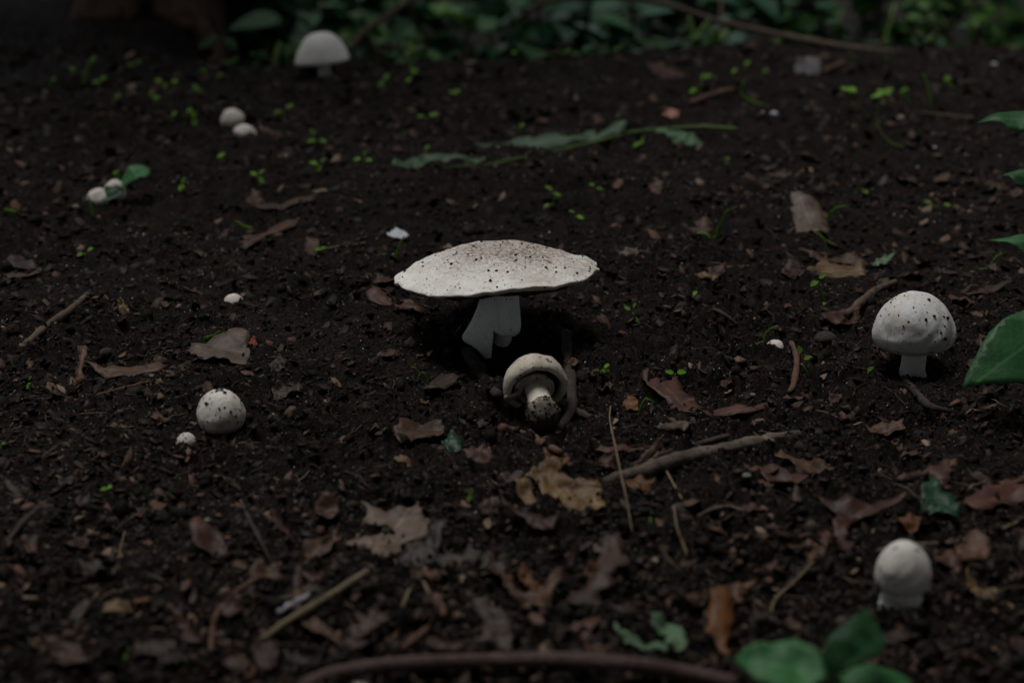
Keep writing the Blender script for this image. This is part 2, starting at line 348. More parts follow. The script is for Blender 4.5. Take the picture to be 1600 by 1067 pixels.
def scatter(name, BV, BF, x, y, size, mat, label, cat, flat=(1, 1, .75), sink=0.1, rough=0.25, smooth=False, tilt=None):
    n = len(x); V = BV[None] * np.array(flat) * (1 + rough * nr.uniform(-1, 1, (n, len(BV), 1)))
    if tilt is None: V = np.einsum('nij,nkj->nki', rotm(n), V)
    else:
        a = nr.uniform(0, 2 * math.pi, n); tx = nr.normal(0, tilt, n); ty = nr.normal(0, tilt, n)
        Vz = V[..., 2] + V[..., 0] * tx[:, None] + V[..., 1] * ty[:, None]
        V = np.stack([V[..., 0] * np.cos(a)[:, None] - V[..., 1] * np.sin(a)[:, None], V[..., 0] * np.sin(a)[:, None] + V[..., 1] * np.cos(a)[:, None], Vz], -1)
    V = V * size[:, None, None]; z = H(x, y) + size * (sink if tilt is None else 0.12)
    V = V + np.stack([x, y, z], -1)[:, None, :]
    F = (BF[None] + (np.arange(n) * len(BV))[:, None, None]).reshape(-1, BF.shape[1])
    me = big_mesh(name, V.reshape(-1, 3), F)
    if smooth: me.shade_smooth()
    return tag(link(name, me, mat), label, cat, kind='stuff')
# ------------------------------------------------------------------ solids: tubes and turned shapes
def tube(name, pts, rad, mat, parent=None, n=9, sub=5, wob=0.12, seed=0, loc=None):
    P = [Vector(p) for p in pts]; m = len(P); rs = [rad] * m if isinstance(rad, (int, float)) else list(rad)
    pts2, r2 = [], []
    for i in range(m - 1):
        p0, p1, p2, p3 = P[max(i - 1, 0)], P[i], P[i + 1], P[min(i + 2, m - 1)]
        for k in range(sub):
            t = k / sub
            pts2.append(0.5 * ((2 * p1) + (p2 - p0) * t + (2 * p0 - 5 * p1 + 4 * p2 - p3) * t * t + (3 * p1 - p0 - 3 * p2 + p3) * t ** 3)); r2.append(rs[i] + (rs[i + 1] - rs[i]) * t)
    pts2.append(P[-1]); r2.append(rs[-1])
    o0 = Vector(loc) if loc is not None else pts2[0]
    V, F = [], []; up = Vector((0.13, 0.2, 1)).normalized(); rg = random.Random(seed)
    for i, p in enumerate(pts2):
        tn = (pts2[min(i + 1, len(pts2) - 1)] - pts2[max(i - 1, 0)]).normalized()
        s_ = tn.cross(up)
        if s_.length < 1e-4: s_ = tn.cross(Vector((1, 0, 0)))
        s_.normalize(); u = s_.cross(tn); rr = r2[i] * (1 + wob * rg.uniform(-1, 1))
        for k in range(n):
            a = 2 * math.pi * k / n; w = rr * (1 + wob * rg.uniform(-1, 1) * .7)
            V.append(p + (s_ * math.cos(a) + u * math.sin(a)) * w - o0)
    L = len(pts2)
    for i in range(L - 1):
        for k in range(n): F.append((i * n + k, i * n + (k + 1) % n, (i + 1) * n + (k + 1) % n, (i + 1) * n + k))
    V += [pts2[0] - o0, pts2[-1] - o0]; a, b = len(V) - 2, len(V) - 1
    for k in range(n): F.append((a, (k + 1) % n, k)); F.append((b, (L - 1) * n + k, (L - 1) * n + (k + 1) % n))
    return link(name, mesh(name, V, F), mat, parent, o0 if parent is None else o0 - parent.location if loc is None else None)
def spline(P, sub=6):
    P = [np.array(p, float) for p in P]; out = []
    for i in range(len(P) - 1):
        p0, p1, p2, p3 = P[max(i - 1, 0)], P[i], P[i + 1], P[min(i + 2, len(P) - 1)]
        for k in range(sub):
            t = k / sub; out.append(0.5 * ((2 * p1) + (p2 - p0) * t + (2 * p0 - 5 * p1 + 4 * p2 - p3) * t * t + (3 * p1 - p0 - 3 * p2 + p3) * t ** 3))
    out.append(P[-1]); return np.array(out)
def turned(name, prof, mat, parent, n=64, sub=6, warp=None, loc=(0, 0, 0), rot=None, lump=0.0, lscale=3.0, seed=0):
    """a turned shape from (radius, height) points in cm; warp(x, y, z, phi) may bend it"""
    pr = spline(prof, sub) * 0.01; pr[:, 0] = np.maximum(pr[:, 0], 0)
    ph = np.linspace(0, 2 * math.pi, n, endpoint=False); m = len(pr)
    r = pr[:, 0][:, None] * np.ones(n)[None]; z = pr[:, 1][:, None] * np.ones(n)[None]; P = ph[None] * np.ones(m)[:, None]
    rm = max(1e-6, float(np.abs(pr[:, 0]).max()))
    if lump:
        cx, cy, cz = np.cos(P), np.sin(P), z / rm
        nz = fbm(cx * lscale + cz * lscale * .7 + seed, cy * lscale - cz * lscale * .6, seed, 3)
        r = r * (1 + lump * nz * np.minimum(1, r / rm * 2)); z = z + lump * rm * .35 * nz * (r / rm)
    X, Y, Z = r * np.sin(P), -r * np.cos(P), z
    if warp: X, Y, Z = warp(X, Y, Z, P)
    V = np.stack([X, Y, Z], -1).reshape(-1, 3); i = np.arange(m * n).reshape(m, n); j = np.roll(i, -1, 1)
    F = np.stack([i[:-1], j[:-1], j[1:], i[1:]], -1).reshape(-1, 4)
    me = big_mesh(name, V, F[:, ::-1]); me.shade_smooth()
    o = link(name, me, mat, parent, loc)
    if rot is not None: o.rotation_euler = rot
    return o
def dirt(parent, surf_obj, n, smin, smax, seed, zmin=-1, toward=None, anyface=False):
    """soil crumbs stuck on a surface, one joined part"""
    rs = np.random.RandomState(seed); me = surf_obj.data; P = me.polygons; V, F = [], []; c = 0; tries = 0
    while c < n and tries < n * 40:
        tries += 1; p = P[rs.randint(len(P))]
        if rs.uniform() > p.area / 4e-6 or (not anyface and (p.normal.z < 0.05 or p.center.z < zmin)): continue
        if toward and p.normal.y > 0.55: continue
        s = smin + (smax - smin) * rs.uniform() ** 3; q = ICO_V * (1 + .4 * rs.uniform(-1, 1, (12, 1))) * s * np.array([1, 1, .8])
        q = q + np.array(p.center) + np.array(p.normal) * s * .25
        F += [tuple(f + len(V)) for f in ICO_F]; V += [tuple(v) for v in q]; c += 1
    o = link('dirt_crumbs', mesh('dirt_crumbs', V, F), M['crumb'], surf_obj)
    tag(o, kind='stuff'); return o

# ------------------------------------------------------------------ mushrooms
WG = 'white mushrooms growing on the bed'
M['gill'] = mat_bark('gill_brown', (0.035, 0.018, 0.014), (0.085, 0.045, 0.034), sc_=.8)
# --- the large flat one
B = at(785, 532); B.z -= 0.004
big = empty('mushroom', B, 'largest mushroom, wide flat cream cap over a torn drooping skirt', 'mushroom')
CX, CY, CZ = at_y(777, 424, B.y).x - B.x, 0.0, at_y(777, 424, B.y).z - B.z
m_cap = mat_mushroom('cap_large', base=(0.80, 0.785, 0.745), stain=(0.50, 0.40, 0.31), stain_amt=.5, speck=.85, fine=1.0, centre=(0.008, -0.004, 0.026, 0.064, 1.0), streak=.5)
def warp_cap(X, Y, Z, P):
    ph = np.arctan2(X, -Y); r = np.hypot(X, Y) / 0.0657
    rim = 1 + 0.018 * np.sin(ph * 3 + .7) + 0.012 * np.sin(ph * 7 + 2) + 0.008 * np.sin(ph * 17)
    tear = np.exp(-((ph - 1.66) / 0.05) ** 2) * sstep(.8, 1, r) * .10; rim = rim - tear
    lip = np.exp(-((ph - 1.80) / 0.10) ** 2) * sstep(.75, 1, r)
    X, Y = X * (1 + (rim - 1) * sstep(.4, 1, r)), Y * (1 + (rim - 1) * sstep(.4, 1, r))
    Z = Z + (0.0018 * np.sin(ph * 2 + .4) + .0012 * np.sin(ph * 5 + 1)) * r ** 2 + 0.004 * lip
    Z = Z + 0.0009 * fbm(X * 90, Y * 90, 5, 3) * sstep(.1, .4, r)
    Z = Z - 0.0018 * np.exp(-((X + .028) ** 2 + (Y + .012) ** 2) / .00012) - 0.001 * np.exp(-((X - .012) ** 2 + (Y + .015) ** 2) / .00004)
    return X, Y, Z
cap_rot = (R(-6.5), R(-2.8), 0)
cap = turned('cap', [(0, 1.50), (0.8, 1.50), (1.7, 1.62), (2.7, 1.58), (3.7, 1.30), (4.9, .86), (5.8, .42), (6.4, .06), (6.66, -.10), (6.70, -.22), (6.50, -.34), (6.34, -.42), (6.0, -.36)], m_cap, big, n=200, sub=6, warp=warp_cap, loc=(CX, CY, CZ), rot=cap_rot)
def warp_gill(X, Y, Z, P):
    k = np.round(P / (2 * math.pi) * 360).astype(int) % 2; r = np.hypot(X, Y); X, Y, Z2 = warp_cap(X, Y, Z * 0, P)
    return X, Y, Z + (Z2) * sstep(.04, .06, r) + np.where(k == 1, 0.0016, 0) * (r > .014) * (r < .060)
turned('gills', [(1.2, .15), (1.6, -.35), (2.6, -.66), (3.8, -.85), (5.0, -.84), (5.8, -.66), (6.25, -.46), (6.2, -.25)], M['gill'], big, n=360, sub=4, warp=warp_gill, loc=(CX, CY, CZ), rot=cap_rot)
m_stem = mat_mushroom('stem_white', base=(0.66, 0.66, 0.62), stain=(0.42, 0.36, 0.29), stain_amt=.25, speck=.25, fine=1.6)
def warp_lean(X, Y, Z, P): return X, Y, Z
turned('stem', [(0, -.9), (.70, -.8), (.74, -.3), (.66, .6), (.66, 2.5), (.8, 4.2), (1.0, 4.7)], m_stem, big, n=40, warp=warp_lean, lump=.03)
def skirt():
    tab = [(-180, 1.3, 522), (-120, 2.0, 522), (-95, 2.55, 523), (-80, 2.6, 526), (-66, 2.45, 535), (-58, 2.3, 538), (-50, 2.15, 542), (-42, 2.0, 549), (-35, 1.9, 557), (-29, 1.85, 565), (-24, 1.82, 567), (-22.5, 1.80, 545), (-21, 1.77, 518), (-12, 1.6, 523), (10, 1.38, 527), (40, 1.2, 526), (70, 1.08, 521), (90, 1.02, 517), (130, 1.05, 516), (180, 1.3, 522)]
    tab = [(a_, r_, (at_y(785, w_, B.y - r_ * .01 * math.cos(R(a_))).z - B.z) * 100) for a_, r_, w_ in tab]
    a = np.array(tab); ph = np.linspace(-180, 180, 241)[:-1]; r1 = np.interp(ph, a[:, 0], a[:, 1]) * .01; zb = np.interp(ph, a[:, 0], a[:, 2]) * .01
    t = np.linspace(0, 1, 22); T, PH = np.meshgrid(t, np.radians(ph), indexing='ij'); zt = CZ - .003
    zb = zb + .0006 * vnoise(ph * .45, ph * 0, 3) * (np.abs(ph + 26) > 9)
    L = zt - zb[None]; Z = zt - L * T; tt = np.clip((zt - Z) / (zt - .009), 0, 1.25)
    r = .0104 + (r1[None] - .0104) * np.where(tt < 1, tt ** 1.5, 1 + (tt - 1) * .6) + .0005 * np.sin(PH * 9 + 1) * tt + 0.0012 * np.sin(PH * 3 + tt * 4) * tt
    r = r - .0012 * (sstep(.84, 1.0, tt) * (np.degrees(PH) > -20)).astype(float)
    X = r * np.sin(PH); Y = -r * np.cos(PH)
    V = np.stack([X, Y, Z], -1).reshape(-1, 3); m, n = T.shape; i = np.arange(m * n).reshape(m, n); j = np.roll(i, -1, 1)
    me = big_mesh('skirt', V, np.stack([i[:-1], j[:-1], j[1:], i[1:]], -1).reshape(-1, 4)[:, ::-1]); me.shade_smooth()
    o = link('skirt', me, mat_mushroom('skirt_white', base=(0.86, 0.87, 0.86), stain=(0.55, 0.48, 0.40), stain_amt=.4, speck=.4, fine=1.2, streak=.35), big)
    s = o.modifiers.new('thick', 'SOLIDIFY'); s.thickness = .0012; s.offset = 0
    return o
skirt(); SPOTS.append((B.x - .005, B.y - .012, .028))
dirt(big, cap, 260, .0003, .0012, 5, zmin=0.0, toward=True)

# --- the toppled one with its bulb toward the bank's foot
Bf = at(848, 662)
fal = empty('mushroom', Bf, 'toppled young mushroom showing its veil, stem and soil-caked bulb', 'mushroom')
sdir = Vector((0.16, -0.90, -0.36)).normalized()           # cap to bulb
zc = -sdir; xc = Vector((0, 1, 0)).cross(zc); xc = (Vector((1, 0, 0)) - zc * zc.x).normalized(); yc_ = zc.cross(xc)
rotf = Matrix((xc, yc_, zc)).transposed().to_euler()
rim = at_y(837, 603, Bf.y + 0.012) - Bf
m_y = mat_mushroom('cap_young', base=(0.52, 0.47, 0.40), stain=(0.27, 0.20, 0.14), stain_amt=.6, speck=.6, fine=.9, centre=None)
fcap = turned('cap', [(0, 1.72), (.6, 1.68), (1.15, 1.42), (1.58, .95), (1.80, .40), (1.84, .0), (1.74, -.30), (1.58, -.40), (1.44, -.32), (1.38, -.05), (1.42, .40), (1.0, .85), (.5, .9)], m_y, fal, n=72, lump=.03, loc=rim, rot=rotf, seed=4)
def warp_ring(X, Y, Z, P): return X * .84 - .0010 * (np.hypot(X, Y) > .008), Y * .88 + .0010 * (np.hypot(X, Y) > .008), Z + .0012 * np.cos(P * 1 - 4.2) + .0004 * np.sin(P * 5)
m_v = mat_mushroom('veil_young', base=(0.50, 0.45, 0.38), stain=(0.14, 0.10, 0.07), stain_amt=.85, speck=.8, fine=1.2)
turned('veil', [(.55, .1), (.72, -.10), (.84, -.22), (.92, -.40), (1.0, -.48), (1.05, -.34), (1.12, -.22), (1.24, -.26), (1.33, -.18), (1.34, .0), (1.1, .05), (.7, .2)], m_v, fal, n=64, loc=rim, rot=rotf, warp=warp_ring, lump=.03)
turned('gills', [(.5, .7), (.9, .36), (1.2, .24), (1.42, .3), (1.5, .5)], M['gill'], fal, n=72, sub=3, loc=rim, rot=rotf, lump=.05)
fst = turned('stem', [(.55, .35), (.66, -.1), (.64, -.6), (.66, -1.2), (.70, -1.9), (.5, -2.2)], mat_mushroom('stem_young', base=(0.62, 0.57, 0.49), stain=(0.36, 0.28, 0.2), stain_amt=.45, speck=.25, fine=1.4), fal, n=40, loc=rim, rot=rotf, lump=.03)
fbu = turned('bulb', [(.45, -1.6), (.70, -1.74), (.90, -1.95), (.95, -2.3), (.86, -2.75), (.60, -3.15), (.3, -3.3), (0, -3.35)], mat_mushroom('bulb_dirty', base=(0.26, 0.21, 0.165), stain=(0.03, 0.022, 0.017), stain_amt=1.0, speck=.9, fine=.8, lowdirt=(-.0275, -.0165, .020)), fal, n=48, loc=rim, rot=rotf, lump=.10, lscale=2.0)
dirt(fal, fbu, 420, .0002, .0010, 9, anyface=True); SPOTS.append((fal.location.x - .003, fal.location.y + .006, .024))
def strip_veil():                                            # the torn shred of veil that still bridges rim and ring
    V, F = [], []
    for i in range(9):
        t = i / 8
        for k in range(3):
            a = R(205 + 30 * t * .3 + (k - 1) * (5 + 4 * t)); r = .0185 - .0085 * t; V.append((r * math.sin(a + math.pi * .30), -r * math.cos(a + math.pi * .30), -.0030 - .0012 * math.sin(t * 3.14)))
    for i in range(8):
        for k in range(2): F.append((i * 3 + k, i * 3 + k + 1, i * 3 + k + 4, i * 3 + k + 3))
    o = link('veil_shred', mesh('veil_shred', V, F), m_v, fal, rim); o.rotation_euler = rotf
    s = o.modifiers.new('thick', 'SOLIDIFY'); s.thickness = .001
strip_veil()

# --- buttons: pixel of the base, width in pixels, profile in units of half width
def button(px, py, wpx, prof, stem, label, mat, stem_mat=None, lump=.03, seed=0, tilt=(0, 0), sink=.003, veil=None, group=None, n=64, crumbs=0):
    b = at(px, py); b.z -= sink;  k = wpx / 2 * mpp(b) * 100
    e = empty('mushroom', b, label, 'mushroom', group)
    c = turned('cap', [(r * k, z * k) for r, z in prof], mat, e, n=n, lump=lump, lscale=1.5, seed=seed, rot=(R(tilt[0]), R(tilt[1]), 0))
    SPOTS.append((b.x, b.y, k * .01 * (.45 if stem else .85)))
    if stem: turned('stem', [(r * k, z * k) for r, z in stem], stem_mat or m_stem, e, n=36, lump=.05, seed=seed + 1)
    if veil: turned('veil', [(r * k, z * k) for r, z in veil], stem_mat or m_stem, e, n=48, lump=.05, seed=seed + 2, rot=(R(tilt[0]), R(tilt[1]), 0))
    if crumbs: dirt(e, c, crumbs, .0003, .0013, seed)
    return e
m_b1 = mat_mushroom('cap_button_speckled', base=(0.62, 0.63, 0.62), stain=(0.34, 0.27, 0.21), stain_amt=.65, speck=1.0, fine=.75, streak=.6)
button(1426, 580, 126, [(0, 2.16), (.35, 2.11), (.68, 1.88), (.90, 1.57), (1.0, 1.25), (.99, 1.05), (.90, .88), (.70, .80), (.5, .86)], [(.0, -.2), (.25, -.15), (.33, .0), (.36, .10), (.31, .2), (.29, .5), (.32, .8), (.42, 1.05)],
       'large egg-capped mushroom with dark soil specks beside broad green leaf', m_b1, veil=[(.28, .98), (.44, .73), (.62, .73), (.74, .83), (.5, 1.0)], tilt=(-3, -2), seed=12, lump=.06, crumbs=70, sink=.004)
button(1408, 942, 89, [(0, 2.70), (.36, 2.62), (.68, 2.32), (.90, 1.92), (.98, 1.52), (.93, 1.20), (.78, 1.0), (.5, .98)], [(0, -.2), (.70, -.2), (.82, .10), (.76, .4), (.64, .8), (.5, 1.0)],
       'smooth cream button mushroom on thick pale stem in the leaf litter', mat_mushroom('cap_cream', base=(0.56, 0.53, 0.49), stain=(0.40, 0.36, 0.31), stain_amt=.3, speck=.8, fine=.45, lowdirt=(.0088, .0122, .005)), tilt=(0, -2), seed=22, lump=.055, sink=.004)
ball = button(347, 668, 75, [(0, 1.80), (.40, 1.72), (.75, 1.42), (.97, .95), (.98, .6), (.82, .2), (.5, -.05), (.2, -.1)], None, 'round speckled mushroom ball pushing up beside a tiny one',
       mat_mushroom('cap_ball', base=(0.62, 0.59, 0.54), stain=(0.28, 0.20, 0.125), stain_amt=.9, speck=1.0, fine=.8, lowdirt=(.001, .006, .006)), seed=33, lump=.05, sink=.002, crumbs=40)
button(291, 690, 32, [(0, 1.75), (.45, 1.62), (.85, 1.2), (1.0, .75), (.85, .3), (.5, .1)], None, 'tiny round mushroom button next to the larger speckled ball', mat_mushroom('cap_tiny', base=(0.55, 0.50, 0.47), stain=(0.28, 0.22, 0.19), stain_amt=.6, speck=.9, fine=1.5), seed=44, sink=.0045, n=40, crumbs=12)
m_small = mat_mushroom('cap_small', base=(0.62, 0.57, 0.52), stain=(0.36, 0.27, 0.2), stain_amt=.5, speck=.4, fine=1.0)
button(366, 474, 32, [(0, 1.35), (.5, 1.25), (.9, .85), (1.0, .55), (.85, .4), (.5, .45)], [(0, -.2), (.4, -.2), (.42, .1), (.4, .5)], 'tiny tan and white mushroom alone on bare dark soil', m_small, seed=50, tilt=(0, -10), n=36)
button(1211, 544, 30, [(0, 1.35), (.5, 1.25), (.9, .85), (1.0, .45), (.8, .2), (.5, .2)], None, 'tiny white mushroom tip poking up beside curved green blade', m_small, seed=53, n=36, lump=.08)
button(368, 198, 38, [(0, 1.75), (.5, 1.62), (.9, 1.15), (1.0, .7), (.8, .35), (.4, .2)], None, 'upper pale mushroom of a leaning pair among sprouts', m_small, seed=56, tilt=(10, -12), n=36)
button(381, 213, 36, [(0, 1.25), (.5, 1.15), (.9, .75), (1.0, .4), (.8, .15), (.4, .1)], None, 'lower whiter mushroom of a leaning pair among sprouts', m_small, seed=59, tilt=(0, 18), n=36, lump=.07)
button(151, 318, 36, [(0, 1.75), (.5, 1.55), (.9, 1.1), (1.0, .6), (.8, .2), (.4, .1)], None, 'tan mushroom half hidden by round dark green leaves', m_small, seed=62, tilt=(0, 22), n=36, lump=.09)
button(179, 314, 40, [(0, 2.0), (.5, 1.8), (.9, 1.2), (1.0, .6), (.8, .2), (.4, .1)], None, 'mushroom mostly covered by the seedling with dark round leaves', m_small, seed=65, tilt=(0, 8), n=36, lump=.09)
button(508, 121, 83, [(0, 1.74), (.34, 1.70), (.62, 1.52), (.82, 1.22), (.94, .94), (1.0, .76), (.96, .68), (.6, .86), (.3, .92)], [(0, -.3), (.24, -.15), (.26, .15), (.2, .4), (.22, 1.05)],
       'pale bell-capped mushroom at the far edge before the bushes', mat_mushroom('cap_bell', base=(0.72, 0.71, 0.68), stain=(0.48, 0.43, 0.38), stain_amt=.3, speck=.12, fine=.6), tilt=(0, -5), seed=70, lump=.025)
button(562, 1082, 56, [(0, 1.25), (.5, 1.15), (.9, .75), (1.0, .4), (.8, .15), (.4, .1)], None, 'pale mushroom just breaking the soil under the curved root', m_small, seed=73, n=40)
# a dark beetle on the round ball
def beetle():
    p = at_y(343, 613, ball.location.y + .001)
    e = empty('beetle', p, 'small dark brown beetle on top of the round speckled mushroom', 'beetle')
    turned('body', [(0, .0), (.09, .01), (.13, .08), (.12, .2), (.08, .3), (0, .33)], M['darktwig'], e, n=14, sub=3, rot=(R(90), 0, R(70)), loc=(-.0016, 0, .0006))
    turned('wing_case', [(0, .0), (.08, .02), (.12, .10), (.09, .2), (0, .24)], M['redbark'], e, n=14, sub=3, rot=(R(90), 0, R(70)), loc=(0.0006, -.0004, .0008))
    for k in range(6):
        s = -1 if k < 3 else 1; x = -.001 + .0011 * (k % 3)
        tube('leg', [(x, s * .0006, .0005), (x, s * .0016, .0010), (x + .0002, s * .0022, -.0006)], .00012, M['darktwig'], e, n=5, sub=2, loc=(0, 0, 0))
beetle()

# ------------------------------------------------------------------ leaves
def inside(P, x, y):
    c = np.zeros(len(x), bool); n = len(P)
    for i in range(n):
        x1, y1 = P[i]; x2, y2 = P[(i + 1) % n]
        k = ((y1 > y) != (y2 > y)) & (x < (x2 - x1) * (y - y1) / (y2 - y1 + 1e-12) + x1); c ^= k
    return c
NB = [0]
def tri_shape(P, res, seed, jag=0.0):
    """fill an outline (local metres) with triangles"""
    P = np.array(P, float); size = max(np.ptp(P[:, 0]), np.ptp(P[:, 1])); st = size / res; B = []; rs = np.random.RandomState(seed)
    for i in range(len(P)):
        a, b = P[i], P[(i + 1) % len(P)]; m = max(1, int(np.linalg.norm(b - a) / st + .5))
        nn = np.array([-(b - a)[1], (b - a)[0]]) / (np.linalg.norm(b - a) + 1e-9)
        for k in range(m): B.append(a + (b - a) * k / m + (nn * rs.uniform(-1, 1) * jag * st if k else 0))
    B = np.array(B); gx, gy = np.meshgrid(np.arange(P[:, 0].min(), P[:, 0].max(), st), np.arange(P[:, 1].min(), P[:, 1].max(), st))
    gx = gx.ravel() + rs.uniform(-.25, .25, gx.size) * st; gy = gy.ravel() + rs.uniform(-.25, .25, gy.size) * st
    k = inside(B, gx, gy); I = np.stack([gx[k], gy[k]], -1)
    if len(I):
        d = np.min(np.linalg.norm(I[:, None] - B[None], axis=2), 1); I = I[d > st * .45]
    A = np.concatenate([B, I]) if len(I) else B
    NB[0] = len(B)
    vs_, _, fs, _, _, _ = delaunay_2d_cdt([Vector(p) for p in A], [(i, (i + 1) % len(B)) for i in range(len(B))], [], 1, 1e-7)
    V = np.array([tuple(v) for v in vs_]); fs = [f for f in fs if len(f) == 3]
    ctr = V[np.array(fs)].mean(1); ok = inside(B, ctr[:, 0], ctr[:, 1]); return V, [tuple(f) for f, o in zip(fs, ok) if o]
def leaf_uv(V):
    c = V.mean(0); u, s, vt = np.linalg.svd(V - c, full_matrices=False); L = np.ptp((V - c) @ vt[0]) / 2
    return (V - c) @ vt[0] / L, (V - c) @ vt[1] / L
def set_luv(me, a, b):
    at_ = me.attributes.new('luv', 'FLOAT_VECTOR', 'POINT'); at_.data.foreach_set('vector', np.stack([a, b, a * 0], -1).astype(np.float32).ravel())
def finish_leaf(name, W, f, luv, mat, parent=None, thick=.00035, origin=None):
    o0 = Vector(W.mean(0)) if origin is None else Vector(origin); o0.z = float(W[:, 2].min()) if origin is None else o0.z
    me = mesh(name, W - np.array(o0), f); set_luv(me, *luv)
    o = link(name, me, mat, parent, o0 if parent is None else o0 - parent.location)
    s = o.modifiers.new('thick', 'SOLIDIFY'); s.thickness = thick; s.offset = 0
    return o
LEAFXY = []
def settle(W, soft=0.0006):
    g = H(W[:, 0], W[:, 1]); W[:, 2] -= max(-.0055, np.percentile(W[:, 2] - g, 9) - soft); W[:, 2] = np.maximum(W[:, 2], g + soft * .6); return W
def traced(name, label, cat, pts, mat, tilt=10, curl=.0028, fold=.0, res=15, group=None, parent=None, free=False, lift=0.0, roll=0, jag=.5, edge=.002):
    P = np.array(pts, float); c = P.mean(0); p0 = at(*c); p0.z += lift
    n = Vector((math.sin(R(roll)), -math.sin(R(tilt)), math.cos(R(tilt)))).normalized()
    u = Vector((1, 0, 0)); u = (u - n * u.dot(n)).normalized(); v = n.cross(u); L = []
    for q in P:
        d = ray(*q); t = (p0 - CAM).dot(n) / d.dot(n); w = CAM + d * t - p0; L.append((w.dot(u), w.dot(v)))
    sd_ = int(abs(c[0] * 7 + c[1] * 13)); V, f = tri_shape(L, res, sd_, jag); a, b = leaf_uv(V); S = max(np.ptp(V[:, 0]), np.ptp(V[:, 1]))
    z = curl * fbm(V[:, 0] / S * 3.2, V[:, 1] / S * 3.2, sd_, 3) + fold * np.abs(b) * S + edge * (a * a) - .0006 * np.exp(-(b / .05) ** 2)
    W = np.array([tuple(p0)]) + V[:, :1] * np.array([tuple(u)]) + V[:, 1:] * np.array([tuple(v)]) + z[:, None] * np.array([tuple(n)])
    if not free: W = settle(W)
    LEAFXY.append((p0.x, p0.y, S / 2))
    if not free: FOOT.append(W[:NB[0], :2].copy())
    o = finish_leaf(name, W, f, (a, b), mat, parent)
    if not parent: tag(o, label, cat, group)
    return o
def z5(x0, y0, P, k=3.0): return [(x0 + a / k, y0 + b / k) for a, b in P]
Z8 = lambda P: z5(533, 712, P); Z7 = lambda P: z5(0, 712, P); Z9 = lambda P: z5(1067, 712, P)
